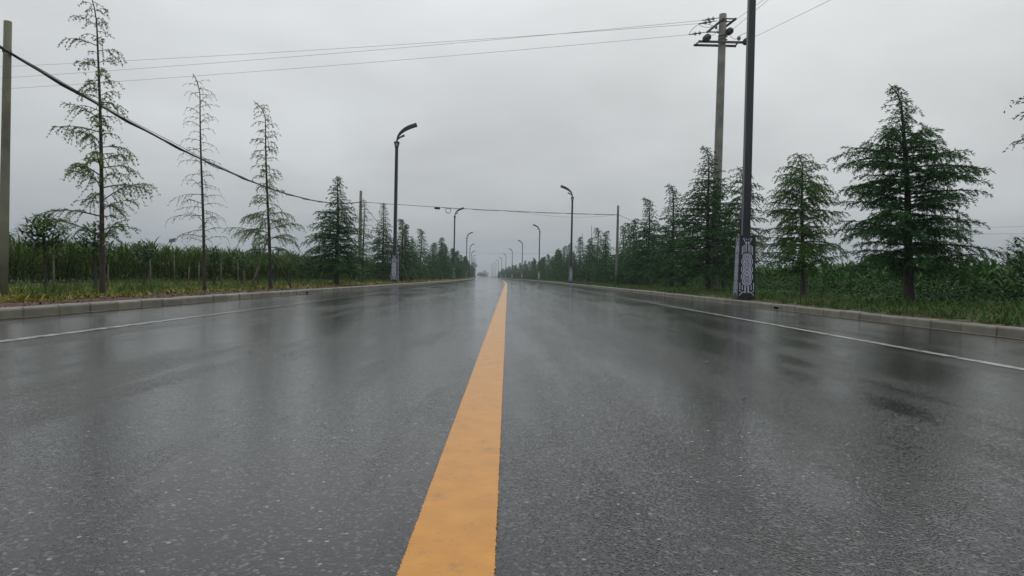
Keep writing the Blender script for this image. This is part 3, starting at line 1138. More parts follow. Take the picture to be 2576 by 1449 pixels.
# far wires over the field and over the road
for (p0, p1, Y0, Y1, lab) in (((2440, 571), (2900, 560), 70, 66, 'thin distant wire over the maize field, upper of the two'),
                              ((2440, 586), (2900, 584), 70, 66, 'thin distant wire over the maize field, lower of the two')):
    m = MB().tube(sag_pts(at(2180, p0[1] + (p0[1] - p1[1]) * 0.5, 74), at(*p1, Y1), 0.1, 12), 0.011, 4)
    tag(m.build('power_wire', M['wire']), lab, 'wire', 'thin distant wires over the maize field')
m = MB().tube(sag_pts(at(1120, 632, 175), at(1440, 634, 175), 0.5, 16), 0.014, 4)
tag(m.build('distant_wire', M['rubber']), 'faint distant wire hanging across the road between far lamps', 'wire')


# ------------------------------------------------------------------ cedars
class Wood:
    def __init__(self):
        self.V, self.F, self.k = [], [], 0

    def tube(self, P, rad, sides):
        P = np.asarray(P, float)
        n = len(P)
        D = np.gradient(P, axis=0)
        D = unit(D)
        ref = np.array([0.0, 0.3, 1.0]) if abs(D[0, 2]) < 0.8 else np.array([1.0, 0.2, 0.0])
        a = unit(np.cross(D, ref))
        b = np.cross(a, D)
        t = np.arange(sides) * 2 * np.pi / sides
        ring = a[:, None, :] * np.cos(t)[None, :, None] + b[:, None, :] * np.sin(t)[None, :, None]
        V = P[:, None, :] + ring * np.asarray(rad)[:, None, None]
        i = np.arange(n - 1)[:, None] * sides
        j = np.arange(sides)[None, :]
        j2 = (np.arange(sides)[None, :] + 1) % sides
        F = np.stack([i + j, i + j2, i + sides + j2, i + sides + j], -1).reshape(-1, 4) + self.k
        self.V.append(V.reshape(-1, 3)); self.F.append(F)
        self.k += n * sides

    def mesh(self, name):
        me = mesh_arrays(name, np.concatenate(self.V), np.concatenate(self.F))
        me.polygons.foreach_set('use_smooth', [True] * len(me.polygons))
        return me


def cedar(seed, H, prof, n_limb, rise=(0.0, 0.35), droop=0.5, trunk_r=0.09, lean=0.0, nod=0.25, nod_dir=-1, sp=0.05, twig_gap=0.10,
          twig_len=0.38, tuft=(0.055, 0.095), tuft_w=0.018, per=2, hang=0.35, twig_wood=False, limb_r=0.014, bare=0.0, extra=(), vsp=0.26, wild=0.0):
    """Deodar: tapered leader that nods at its tip, tiers of limbs, drooping twigs set with short needle tufts."""
    g = np.random.default_rng(seed)
    wood = Wood()
    tt = np.linspace(0, 1, 22)
    w1, w2 = g.uniform(0, 6, 2)

    def axis(t):
        t = np.asarray(t, float)
        x = lean * t + 0.05 * np.sin(t * 5 + w1) * t + nod * nod_dir * np.clip((t - 0.88) / 0.12, 0, 1) ** 2
        y = 0.05 * np.sin(t * 4 + w2) * t
        z = H * t - np.clip((t - 0.9) / 0.1, 0, 1) ** 2 * nod * 0.25
        return np.stack([x, y, z], -1)
    wood.tube(axis(tt), trunk_r * (1 - tt) ** 0.9 + 0.008 + 0.35 * trunk_r * np.exp(-tt * 30), 9)
    pt, pr = np.array(prof).T
    Ps, Ds = [], []
    ts = pt[0] + (0.985 - pt[0]) * (np.arange(n_limb) + g.uniform(0.1, 0.9, n_limb)) / n_limb
    specs = [(t, None, None) for t in ts] + list(extra)
    ga = g.uniform(0, 6)
    for i, (t, az_, L_) in enumerate(specs):
        L = np.interp(t, pt, pr) * g.uniform(0.62 - wild, 1.12) if L_ is None else L_
        if L < 0.06:
            continue
        az = ga + i * 2.399 + g.uniform(-0.5, 0.5) if az_ is None else az_
        e0 = rise[0] + (rise[1] - rise[0]) * t + g.uniform(-0.15 - wild * 0.6, 0.18 + wild * 0.6)
        n = 9
        s = np.linspace(0, 1, n)
        el = e0 - (droop * g.uniform(0.7, 1.3)) * s ** 1.8
        azs = az + g.uniform(-0.35, 0.35) * s
        step = np.stack([np.cos(azs) * np.cos(el), np.sin(azs) * np.cos(el), np.sin(el)], 1) * L / (n - 1)
        P = axis(t)[None] + np.concatenate([[[0, 0, 0]], np.cumsum(step[:-1], 0)])
        r0 = min(limb_r * (0.4 + L), trunk_r * 0.6)
        wood.tube(P, r0 * (1 - s) ** 0.8 + 0.0025, 4)
        # twigs
        nt = max(3, int(L / twig_gap))
        st = np.linspace(0.12 + bare, 1.0, nt)
        side = np.where(np.arange(nt) % 2 == 0, 1, -1) * 1.0
        for q, sd in zip(st, side):
            x = q * (n - 1)
            k = min(int(x), n - 2)
            p0 = P[k] + (P[k + 1] - P[k]) * (x - k)
            d = step[k] / np.linalg.norm(step[k])
            lat = np.array([-d[1], d[0], 0.0])
            lat /= max(np.linalg.norm(lat), 1e-6)
            a = g.uniform(0.4, 0.9) if q < 0.97 else g.uniform(-0.2, 0.2)
            tl = twig_len * (0.35 + 0.65 * (1 - q) ** 0.7) * min(1.0, 0.35 + L / 1.3) * g.uniform(0.6, 1.2)
            tl *= min(1.0, 0.25 + L * 0.9)
            if q > 0.97:
                tl = min(0.2, 0.1 + L * 0.1)
            dd = d * math.cos(a) + lat * sd * math.sin(a) + np.array([0, 0, g.uniform(-vsp, vsp * 0.8)])
            dd /= np.linalg.norm(dd)
            m_ = max(2, int(tl / sp))
            u = (np.arange(m_) + 0.5) / m_
            h = hang * g.uniform(0.5, 1.4)
            tw = p0 + dd * (u * tl)[:, None] + np.array([0, 0, -1.0]) * (h * tl * u ** 2)[:, None]
            tan = dd + np.array([0, 0, -1.0]) * (2 * h * u)[:, None]
            if twig_wood:
                c = np.array([p0, tw[m_ // 2], tw[-1]])
                wood.tube(c, np.array([0.0045, 0.0035, 0.0018]), 3)
            for _ in range(per):
                Ps.append(tw + g.normal(0, 0.006, tw.shape))
                Ds.append(unit(tan) * 0.75 + g.normal(0, 0.34, tw.shape) + np.array([0, 0, 0.12]))
    Ps = np.concatenate(Ps); Ds = np.concatenate(Ds)
    N = len(Ps)
    Q = diamonds(Ps, Ds, g.uniform(*tuft, N), tuft_w * g.uniform(0.7, 1.3, N), g)
    return wood.mesh('trunk'), quads_mesh('crown', Q)


def plant_cedar(meshes, loc, rz, sc, needles, label, group, bark='bark', name='cedar_tree'):
    root = empty(name, loc, rz)
    root.scale = (sc, sc, sc) if not isinstance(sc, tuple) else sc
    link('trunk', meshes[0], M[bark], root)
    link('crown', meshes[1], M[needles], root)
    tag(root, label, 'tree', group)
    return root


GL = 'cedars planted along the red soil verge'
GR = 'cedars planted along the grassy verge'
# three thin, half bare young cedars
t1 = cedar(101, 6.55, [(0.17, 1.15), (0.3, 1.35), (0.42, 1.2), (0.55, 0.85), (0.7, 0.7), (0.85, 0.6), (0.93, 0.5), (1, 0.12)], 62, (0.55, 0.2), 0.8,
           0.05, -0.16, 0.12, -1, 0.038, 0.075, 0.46, (0.04, 0.075), 0.017, 4, 0.9, True, 0.008, 0.10, (), 0.7, 0.3)
plant_cedar(t1, (-8.8, 14.9, 0.12), 0, 1.0, 'cedar_thin', 'tall thin cedar with sparse drooping olive twigs beside the mossy pole', GL)
t2 = cedar(102, 6.1, [(0.22, 0.72), (0.35, 0.85), (0.5, 0.8), (0.65, 0.55), (0.8, 0.6), (0.93, 0.42), (1, 0.15)], 64, (0.15, 0.3), 0.75,
           0.04, -0.2, 0.2, -1, 0.05, 0.09, 0.32, (0.035, 0.06), 0.014, 2, 0.8, True, 0.006, 0.05, (), 0.6, 0.3)
plant_cedar(t2, (-8.4, 19.0, 0.12), 0, 1.0, 'cedar_thin', 'spindly nearly bare cedar with curled tip, second in the soil verge row', GL)
t3 = cedar(103, 6.6, [(0.13, 1.35), (0.25, 1.45), (0.36, 1.1), (0.5, 0.62), (0.7, 0.5), (0.85, 0.38), (0.93, 0.3), (1, 0.22)], 78, (0.15, 0.35), 1.0,
           0.055, -0.28, 0.42, -1, 0.036, 0.07, 0.40, (0.05, 0.085), 0.017, 4, 0.9, True, 0.008, 0.05, (), 0.6, 0.2)
plant_cedar(t3, (-8.2, 23.7, 0.12), 0, 1.0, 'cedar_thin', 'cedar bent over at its tip with a pale prop pole leaning on it', GL)
DENSE_A = [(0.13, 1.6), (0.22, 1.55), (0.35, 1.35), (0.5, 1.1), (0.65, 0.75), (0.76, 0.42), (0.88, 0.26), (1, 0.07)]
t4 = cedar(104, 5.5, DENSE_A, 165, (-0.05, 0.35), 0.5, 0.10, -0.02, 0.10, 1, 0.04, 0.085, 0.46, (0.08, 0.13), 0.036, 2, 0.55)
plant_cedar(t4, (-8.5, 34.0, 0.12), 0.4, (1.15, 1.15, 1.0), 'cedar', 'dense dark cedar where the sagging cable meets its crown', GL)
t5 = cedar(105, 5.3, [(0.18, 0.9), (0.35, 0.85), (0.55, 0.65), (0.8, 0.4), (1, 0.1)], 70, (0.1, 0.3), 0.7, 0.07, 0.0, 0.1, -1, 0.045, 0.09, 0.36, (0.07, 0.11), 0.03, 2, 0.7, True)
plant_cedar(t5, (-8.9, 42.0, 0.12), 0, 1.0, 'cedar_thin', 'slender pale cedar right beside the slim pole', GL)
t6 = cedar(106, 6.2, [(0.13, 1.35), (0.25, 1.5), (0.45, 1.1), (0.65, 0.65), (0.8, 0.36), (1, 0.06)], 150, (0.0, 0.35), 0.55, 0.10, 0.0, 0.05, -1, 0.045, 0.09, 0.45, (0.09, 0.14), 0.04, 2, 0.55)
plant_cedar(t6, (-9.7, 53.0, 0.12), 1.0, 1.0, 'cedar', 'dense pointed cedar directly behind the tall patterned lamp', GL)

# the big trees of the other side
r1 = cedar(201, 5.55, [(0.15, 1.6), (0.3, 1.7), (0.45, 1.55), (0.58, 1.55), (0.68, 1.45), (0.73, 1.0), (0.78, 0.42), (0.9, 0.28), (1, 0.08)], 185, (0.02, 0.32), 0.42,
           0.115, -0.33, 0.28, -1, 0.032, 0.075, 0.44, (0.065, 0.11), 0.018, 4, 0.5, False, 0.011, 0.0, [(0.2, 0.05, 2.45), (0.27, -0.25, 2.2), (0.19, 3.0, 1.9), (0.3, 3.3, 1.8)], 0.24, 0.12)
plant_cedar(r1, (10.0, 16.9, 0.24), 0, 1.0, 'cedar', 'large dense cedar with a slender nodding tip, biggest tree beside the maize', GR)
r2 = cedar(202, 4.95, [(0.16, 1.25), (0.28, 1.4), (0.45, 1.3), (0.6, 1.1), (0.75, 0.95), (0.85, 0.75), (0.93, 0.45), (1, 0.2)], 135, (0.2, 0.25), 0.6,
           0.085, -0.18, 0.2, -1, 0.036, 0.085, 0.45, (0.06, 0.10), 0.022, 4, 0.75, True, 0.010, 0.0, (), 0.28, 0.12)
plant_cedar(r2, (10.0, 23.0, 0.24), 0, 1.0, 'cedar_pale', 'yellowish green cedar between the big lamp post and the largest cedar', GR)
r3 = cedar(203, 5.5, [(0.14, 1.3), (0.3, 1.3), (0.5, 1.0), (0.7, 0.85), (0.85, 0.6), (1, 0.2)], 85, (0.15, 0.3), 0.7, 0.09, 0.05, 0.25, -1, 0.042, 0.09, 0.45, (0.075, 0.12), 0.028, 4, 0.7, True, 0.010)
plant_cedar(r3, (9.9, 29.2, 0.24), 0, 1.0, 'cedar', 'open cedar half hidden behind the big lamp post', GR)
r4 = cedar(204, 7.0, [(0.12, 1.7), (0.25, 1.75), (0.42, 1.45), (0.58, 1.1), (0.68, 0.85), (0.78, 0.5), (0.9, 0.3), (1, 0.08)], 200, (0.0, 0.35), 0.5, 0.11, -0.15, 0.3, -1, 0.042, 0.09, 0.48, (0.09, 0.13), 0.037, 2, 0.55)
plant_cedar(r4, (9.55, 32.4, 0.24), 0, (1.15, 1.15, 1.0), 'cedar', 'tall cedar growing in front of the utility pole foot', GR)
r5 = cedar(205, 6.4, [(0.1, 1.6), (0.22, 1.6), (0.42, 1.15), (0.55, 0.8), (0.68, 0.58), (0.85, 0.34), (1, 0.08)], 170, (0.05, 0.35), 0.5, 0.10, 0.0, 0.3, -1, 0.05, 0.10, 0.48, (0.10, 0.15), 0.044, 2, 0.55)
plant_cedar(r5, (9.95, 41.4, 0.22), 0, (1.2, 1.2, 1.0), 'cedar', 'tall spire-topped cedar next beyond the one at the utility pole', GR)
r6 = cedar(206, 6.4, DENSE_A, 150, (0.05, 0.35), 0.5, 0.10, 0.0, 0.35, -1, 0.055, 0.11, 0.48, (0.11, 0.17), 0.05, 2, 0.55)
plant_cedar(r6, (9.9, 48.2, 0.22), 0, (1.2, 1.2, 1.0), 'cedar', 'spire-topped cedar just before the slim pole across the road', GR)

# cheaper crowns for the row that recedes
FAR = [cedar(301 + k, 5.4, pf, nl, (0.0, 0.35), 0.5, 0.10, 0.0, nd, -1 if k % 2 else 1, 0.07, 0.13, 0.48, (0.13, 0.21), 0.055, 2, 0.55)
       for k, (pf, nl, nd) in enumerate(((DENSE_A, 110, 0.2), ([(0.1, 1.4), (0.3, 1.45), (0.5, 1.0), (0.7, 0.5), (1, 0.05)], 100, 0.3),
                                         ([(0.15, 1.1), (0.35, 1.1), (0.6, 0.85), (0.8, 0.4), (1, 0.07)], 85, 0.25), ([(0.08, 1.75), (0.25, 1.6), (0.5, 0.95), (0.62, 0.5), (0.8, 0.26), (1, 0.06)], 110, 0.25)))]
VFAR = [cedar(321 + k, 5.4, pf, nl, (0.0, 0.35), 0.5, 0.10, 0.0, 0.2, -1, 0.11, 0.19, 0.46, (0.2, 0.32), 0.085, 2, 0.5)
        for k, (pf, nl) in enumerate(((DENSE_A, 84), ([(0.1, 1.5), (0.3, 1.35), (0.55, 0.7), (0.7, 0.34), (0.85, 0.2), (1, 0.04)], 80), ([(0.1, 1.2), (0.3, 1.15), (0.5, 0.75), (0.75, 0.3), (1, 0.04)], 70)))]
rnd = random.Random(21)
for k, (x, y, sc) in enumerate(((11.9, 37.6, 0.86), (11.6, 44.8, 0.92), (11.9, 51.2, 0.85), (11.5, 57.0, 0.9))):
    plant_cedar(FAR[k % 4], (x, y, 0.2), k * 1.7, (sc * 1.2, sc * 1.2, sc), 'cedar', 'lower dark cedar filling in behind the grassy verge row', 'cedars filling in behind the grassy verge row')


def by_lamp(y, ys, side):
    n = sum(1 for q in ys if q < y)
    d = min(ys, key=lambda q: abs(q - y))
    return n


def row_label(y, ys, verge, tip, seen):
    n = sum(1 for q in ys if q < y)
    if y < 150:
        seen[n] = seen.get(n, 0) + 1
        a = 'short of' if n == 0 else 'beyond'
        lamp = ordinal[max(n - 1, 0)]
        return f'cedar {tip}, {ordinal[seen[n] - 1]} {a} the {lamp} lamp of the {verge} verge', None
    return f'hazy dark cedar in the {verge} verge row between its {ordinal[max(n - 1, 0)]} and {ordinal[n]} lamps', f'far cedars between the {ordinal[max(n - 1, 0)]} and {ordinal[n]} lamps of the {verge} verge'


ordinal += ['fourteenth', 'fifteenth', 'sixteenth', 'seventeenth', 'eighteenth']
SEEN_R, SEEN_L = {1: 5}, {}
y = 53.2
tips = ['with nodding tip', 'with pointed tip', 'with thin crown', 'with wide skirt']
i = 0
while y < 520:
    x = off(y) + 10.1 + rnd.uniform(-0.5, 0.7)
    lib = FAR if y < 130 else VFAR
    k = rnd.randrange(len(lib))
    sc = rnd.uniform(0.74, 1.2)
    if y < 61: sc = 1.0
    lab, grp = row_label(y, right_y, 'grassy', tips[k] if lib is FAR else 'with hazy crown', SEEN_R)
    plant_cedar(lib[k], (x, y, 0.2), rnd.uniform(0, 6.28), (sc * rnd.uniform(1.05, 1.3), sc * rnd.uniform(1.05, 1.3), sc), 'cedar', lab, grp or GR)
    if y < 200 and rnd.random() < 0.45:
        k2 = rnd.randrange(len(lib))
        s2 = rnd.uniform(0.6, 0.85)
        plant_cedar(lib[k2], (x + rnd.uniform(1.5, 3.0), y + 2.5, 0.2), rnd.uniform(0, 6.28), s2, 'cedar', 'lower dark cedar filling in behind the grassy verge row', 'cedars filling in behind the grassy verge row')
    y += rnd.uniform(3.5, 5.0) if y < 200 else rnd.uniform(7, 10)
    i += 1
y = 57.0
i = 0
while y < 520:
    x = off(y) - 9.0 + rnd.uniform(-0.6, 0.3)
    if min(abs(y - q) for q in left_y) < 2.2:
        x -= 0.9
    lib = FAR if y < 130 else VFAR
    k = rnd.randrange(len(lib))
    sc = rnd.uniform(0.74, 1.14)
    lab, grp = row_label(y, left_y, 'soil', tips[k] if lib is FAR else 'with hazy crown', SEEN_L)
    plant_cedar(lib[k], (x, y, 0.12), rnd.uniform(0, 6.28), (sc * 1.12, sc * 1.12, sc), 'cedar' if rnd.random() < 0.6 else 'cedar_pale', lab, grp or GL)
    y += rnd.uniform(5.0, 6.6) if y < 200 else rnd.uniform(7, 10)
    i += 1
# tree at the picture edge, only branch tips reach in
r0 = cedar(207, 5.6, [(0.2, 0.9), (0.4, 1.1), (0.6, 1.7), (0.75, 1.6), (0.85, 0.9), (1, 0.1)], 120, (0.0, 0.3), 0.5, 0.11, 0.0, 0.2, -1, 0.036, 0.085, 0.46, (0.06, 0.10), 0.026, 2, 0.6)
plant_cedar(r0, (11.08, 12.1, 0.24), 2.1, 1.0, 'cedar', 'dark cedar at the picture edge showing only its drooping branch tips', GR)

# thin bare saplings sticking out above the far row
for (bx, tx, ty, Y, lab) in ((1498, 1487, 566, 62, 'bare grey sapling, taller of the two sticking out above the cedars'), (1475, 1464, 588, 66, 'bare grey sapling, shorter of the two sticking out above the cedars')):
    b = at(bx, 716, Y); t = at(tx, ty, Y)
    w = Wood()
    L = t - b
    g = np.random.default_rng(int(Y))
    P = np.array([b + L * q + Vector((0.06 * math.sin(q * 7), 0, 0)) for q in np.linspace(0, 1, 10)]) - np.array(b)
    w.tube(P, 0.035 * (1 - np.linspace(0, 1, 10)) + 0.012, 6)
    for q in np.linspace(0.55, 0.97, 11):
        p = np.array(L) * q
        az = g.uniform(0, 6.28)
        l_ = g.uniform(0.3, 0.75) * (1.2 - q)
        d = np.array([math.cos(az) * 0.45, math.sin(az) * 0.45, 0.85])
        w.tube(np.array([p, p + d * l_ * 0.5, p + d * l_ + [0, 0, 0.05]]), np.array([0.012, 0.009, 0.006]), 4)
    root = empty('bare_sapling', b)
    link('trunk', w.mesh('trunk'), M['bark_far'], root)
    tag(root, lab, 'tree', 'bare saplings above the cedars')


# ------------------------------------------------------------------ broadleaf saplings, stakes, prop poles
def broad_crown(seed, n, R0, zc, sq, leaf=(0.10, 0.17), up=0.2):
    g = np.random.default_rng(seed)
    d = unit(g.normal(size=(n, 3)))
    r = R0 * g.uniform(0.15, 1.0, n) ** 0.5
    P = d * r[:, None] * np.array([1, 1, sq]) + np.array([0, 0, zc])
    az = np.arctan2(d[:, 1], d[:, 0]) + g.normal(0, 0.6, n)
    return strips(P, az, g.uniform(*leaf, n), g.uniform(0.28, 0.36, n) * leaf[0] * 1.3, np.full(n, 0.3) + g.normal(up, 0.35, n), g.uniform(0.7, 1.5, n), 3)


def young_tree(seed, H, R0, n, leaf):
    g = np.random.default_rng(seed)
    w = Wood()
    zc = H - R0 * 0.9
    s = np.linspace(0, 1, 8)
    w.tube(np.stack([0.03 * np.sin(s * 6), 0.02 * np.cos(s * 5), s * (H - 0.1)], 1), 0.03 * (1 - s) + 0.008, 7)
    for k in range(9):
        z = zc - R0 * 0.6 + k * R0 * 0.15
        a = k * 2.4
        p = np.array([0, 0, z])
        q = p + np.array([math.cos(a) * 0.75, math.sin(a) * 0.75, 0.7]) * R0 * 0.8
        w.tube(np.array([p, (p + q) / 2 + [0, 0, -0.03], q]), np.array([0.012, 0.009, 0.004]), 5)
    V, F = broad_crown(seed + 1, n, R0, zc, 1.0, leaf)
    return w.mesh('trunk'), mesh_arrays('crown', V, F)


YT = [young_tree(401, 1.78, 0.46, 620, (0.13, 0.21)), young_tree(411, 1.45, 0.36, 380, (0.11, 0.17)), young_tree(421, 1.3, 0.32, 340, (0.11, 0.17))]


def plant_young(k, loc, sc, label, group=None, rz=0.0):
    root = empty('broadleaf_sapling', loc, rz)
    root.scale = (sc, sc, sc)
    link('trunk', YT[k][0], M['bark'], root)
    link('crown', YT[k][1], M['broad'], root)
    tag(root, label, 'tree', group)
    return root


YG = 'young broadleaf trees in front of the tall maize'
plant_young(0, (-10.4, 15.4, 0.10), 1.0, 'dark leafy young tree between the mossy pole and the thin tall cedar', YG)
yt_spots = [(-11.2, 18.6), (-10.9, 20.6), (-10.8, 25.2), (-10.5, 27.0), (-10.6, 29.0), (-10.6, 31.2), (-10.7, 33.8), (-10.6, 36.5), (-10.7, 39.0), (-10.5, 42.0), (-10.6, 45.5), (-10.6, 49.0), (-10.7, 53.0), (-10.6, 57.5), (-10.7, 62.0)]
where = ['behind the thin tall cedar', 'just beyond the thin tall cedar', 'beside the spindly bare cedar', 'between the spindly cedar and the bent cedar', 'behind the leaning prop pole', 'behind the bent cedar']
for k, (x, y) in enumerate(yt_spots):
    lab = f'small dark leafy sapling {where[k]} in front of maize' if k < len(where) else 'small dark leafy sapling in the row behind the dense cedars'
    plant_young(1 + k % 2, (x, y, 0.08), rnd.uniform(0.95, 1.25), lab, YG if k < len(where) else 'leafy saplings behind the dense cedars', rnd.uniform(0, 6))
# leafy shrub tree at the other picture edge
yt4 = young_tree(431, 1.7, 0.62, 700, (0.13, 0.22))
root = empty('leafy_shrub', (11.6, 15.0, 0.2))
link('trunk', yt4[0], M['bark'], root); link('crown', yt4[1], M['broad'], root)
tag(root, 'dark leafy shrub at the picture edge beside the maize', 'shrub')

# stakes
STK = MB().tube([(0, 0, -0.05), (0.01, 0, 0.5), (0.0, 0.01, 1.0)], [0.022, 0.02, 0.017], 7).mesh('stake', True)
SG = 'timber stakes in front of the tall maize'
for k, (bx, by, ty, Y, tilt) in enumerate(((113, 742, 690, 15.6, 0.05), (134, 742, 640, 15.3, 0.0), (378, 728, 655, 21.5, 0.02), (440, 712, 640, 27.0, 0.03), (475, 731, 670, 22.5, 0.0), (500, 729, 660, 23.5, 0.0),
                                           (556, 727, 660, 24.5, -0.02), (598, 726, 655, 25.5, 0.0), (614, 724, 680, 26.5, -0.05), (272, 738, 665, 19.0, 0.0))):
    b = at(bx, by, Y); b.z = 0.08
    t = at(bx, ty, Y)
    o = link('timber_stake', STK, M['stake'])
    o.location = b
    o.scale = (1, 1, max(0.5, t.z - b.z))
    o.rotation_euler = (0, tilt, k)
    pos = ['beside the leafy young tree, shorter of its two', 'tied to the leafy young tree, taller of its two', 'past the thin tall cedar, set near the soil strip', 'standing well back against the maize', 'short of the spindly bare cedar', 'close to the trunk of the spindly bare cedar',
           'just past the spindly bare cedar', 'midway between spindly and bent cedars', 'leaning a little, short of the prop pole', 'right behind the thin tall cedar trunk'][k]
    tag(o, f'thin grey timber stake {pos}', 'stake', SG)
# leaning prop poles that hold the cedars
PG = 'prop poles leaning on the cedars'
def prop(a, b, label, group=PG, r=0.026):
    a, b = Vector(a), Vector(b)
    m = MB().tube([Vector((0, 0, 0)), (b - a) * 0.5 + Vector((0.01, 0, 0.01)), b - a], [r, r * 0.9, r * 0.75], 7)
    o = m.build('prop_pole', M['stake'], None, True)
    o.location = a
    tag(o, label, 'prop pole', group)
def gz(p, z=0.1):
    p = p.copy(); p.z = z
    return p
prop(gz(at(630, 728, 23.0)), at(674, 598, 23.6), 'pale prop pole leaning on the bent cedar from the mossy pole side', r=0.036)
prop(gz(at(735, 726, 25.0)), at(690, 640, 23.9), 'dark prop pole leaning on the bent cedar from the dense cedar side')
prop(gz(at(796, 720, 33.0)), at(832, 635, 33.9), 'grey prop pole leaning on the dense dark cedar at the cable')
prop(gz(at(882, 718, 33.5)), at(856, 640, 34.0), 'grey prop pole leaning on the dense dark cedar towards the slim pole')
prop(gz(at(893, 714, 41.0)), at(899, 676, 41.5), 'short pale prop pole at the foot of the slim pole')
for k, y in enumerate((55.0, 60.6, 66.0, 72.0, 78.0, 85.0)):
    for s in (-1, 1):
        prop((off(y) - 8.7 + s * 1.0, y - 0.8, 0.1), (off(y) - 8.7 + s * 0.1, y, 1.7), 'pale prop pole leaning on a cedar farther along the soil verge', 'pale prop poles farther along the soil verge')
for (x, y, s, lab) in ((9.55, 32.4, 1, 'prop pole under the cedar in front of the utility pole'), (9.95, 41.4, -1, 'prop pole under the spire-topped cedar beyond the utility pole')):
    prop((x + s * 0.9, y - 0.7, 0.2), (x + s * 0.1, y, 1.7), lab)


# ------------------------------------------------------------------ maize
def corn_plant(seed, H, leafw=0.085, nleaf=11, tassel=True):
    g = np.random.default_rng(seed)
    z = np.sort(g.uniform(0.03, 0.95, nleaf)) * H
    az0 = g.uniform(0, 6.28)
    az = az0 + np.arange(nleaf) * np.pi + g.normal(0, 0.45, nleaf)
    P = np.stack([0.01 * np.cos(az), 0.01 * np.sin(az), z], 1)
    top = z / H
    parts = [strips(P, az, g.uniform(0.55, 0.85, nleaf) * (1.0 - 0.35 * np.abs(top - 0.55)), leafw * g.uniform(0.75, 1.15, nleaf), 0.85 + 0.45 * top + g.normal(0, 0.1, nleaf), 1.1 + 1.5 * (1 - top) * g.uniform(0.5, 1.2, nleaf), 5)]
    # stalk as crossed narrow strips, tassel spikes
    n = 3
    parts.append(strips(np.zeros((n, 3)), np.arange(n) * 2.1, np.full(n, H), np.full(n, 0.024), np.full(n, 1.5), np.zeros(n), 3))
    if tassel:
        n = 7
        parts.append(strips(np.tile([0, 0, H * 0.96], (n, 1)), g.uniform(0, 6.28, n), g.uniform(0.18, 0.3, n), np.full(n, 0.016), g.uniform(1.0, 1.5, n), g.uniform(0.1, 0.8, n), 2))
    return parts


def field(name, plants, pos, scale, rot, material, label):
    Vs, Fs, k = [], [], 0
    n = len(pos)
    which = rng.integers(0, len(plants), n)
    for i in range(n):
        V, F = plants[which[i]]
        c, s = math.cos(rot[i]), math.sin(rot[i])
        W = V * scale[i]
        W = np.stack([W[:, 0] * c - W[:, 1] * s + pos[i][0], W[:, 0] * s + W[:, 1] * c + pos[i][1], W[:, 2] + pos[i][2]], 1)
        Vs.append(W); Fs.append(F + k); k += len(V)
    me = mesh_arrays(name, np.concatenate(Vs), np.concatenate(Fs))
    return tag(link(name, me, material), label, kind='stuff')


tall = [join_vf(corn_plant(500 + k, 1.62, 0.06, 16, True)) for k in range(6)]
short = [join_vf(corn_plant(520 + k, 1.14, 0.10, 11, k % 3 == 0)) for k in range(6)]
cheap = [join_vf(corn_plant(540 + k, 1.7, 0.15, 6, True)) for k in range(3)]
# tall maize: its edge runs from (-24, 14) through (-20, 29), (-16, 43) and on parallel to the road
edge = [(-26, 8), (-24, 15), (-20, 29), (-16, 43), (-13.2, 60), (-12.6, 130)]
pos = []
for (a, b) in zip(edge[:-1], edge[1:]):
    a, b = Vector(a), Vector(b)
    L = (b - a).length
    d = (b - a) / L
    nrm = Vector((-d.y, d.x))
    rows, st = (9, 0.18) if b.y <= 60.5 else (4, 0.45)
    for r_ in range(rows):
        q = 0.0
        while q < L:
            p = a + d * q + nrm * (r_ * 0.55 + random.uniform(-0.12, 0.12))
            pos.append((p.x + (off(p.y) if p.y > 60 else 0), p.y, 0.05))
            q += st * random.uniform(0.75, 1.3)
pos = np.array(pos)
# the two lowest thirds of the plants are the same leaves, seen in the dark of the stand
field('maize_field', tall, pos, (0.97 + 0.07 * np.sin(pos[:, 1] * 0.9) * np.sin(pos[:, 0] * 1.3 + 1) + 0.05 * np.sin(pos[:, 1] * 2.3)) * rng.uniform(0.80, 1.13, len(pos)), rng.uniform(0, 6.28, len(pos)), M['corn_yellow'], 'tall yellowing maize standing in a dense field behind the soil verge')
pos = []
for r_ in range(5):
    yy = 8.0
    while yy < 110:
        pos.append((off(yy) + 14.6 + r_ * 0.6 + random.uniform(-0.12, 0.12), yy, 0.2))
        yy += (0.30 if yy < 45 else 0.6) * random.uniform(0.7, 1.3)
pos = np.array(pos)
field('maize_field', short, pos, rng.uniform(0.85, 1.15, len(pos)), rng.uniform(0, 6.28, len(pos)), M['corn'], 'green maize crop standing behind the cedars of the grassy verge')
# front row plants that can be picked apart
cm = [mesh_arrays('maize_plant', *p) for p in short]
for c_ in cm:
    c_.materials.append(M['corn'])
yy = 13.5
while yy < 30:
    o = link('maize_plant', random.choice(cm))
    o.location = (13.6 + random.uniform(-0.3, 0.3), yy, 0.2)
    o.rotation_euler = (0, 0, random.uniform(0, 6.28))
    s = random.uniform(0.85, 1.1)
    o.scale = (s, s, s)
    tag(o, 'single green maize plant in the front row behind the grassy verge', 'maize plant', 'maize plants in the front row')
    yy += random.uniform(0.3, 0.6)


# ------------------------------------------------------------------ grass, ground cover, weeds, litter
def scatter(n, ulo, uhi, ylo, yhi, g, power=1.0):
    u = g.uniform(ulo, uhi, n)
    t = g.uniform(0, 1, n) ** power
    y = ylo + (yhi - ylo) * t
    return u, y


def clumped(n, ulo, uhi, ylo, yhi, g, clump, spread, power=1.5):
    cu, cy = scatter(max(1, n // clump), ulo, uhi, ylo, yhi, g, power)
    u = np.repeat(cu, clump) + g.normal(0, spread, len(cu) * clump)
    y = np.repeat(cy, clump) + g.normal(0, spread, len(cu) * clump)
    ok = (np.abs(u) > np.where(u < 0, 7.24, 7.6))
    return u[ok], y[ok]


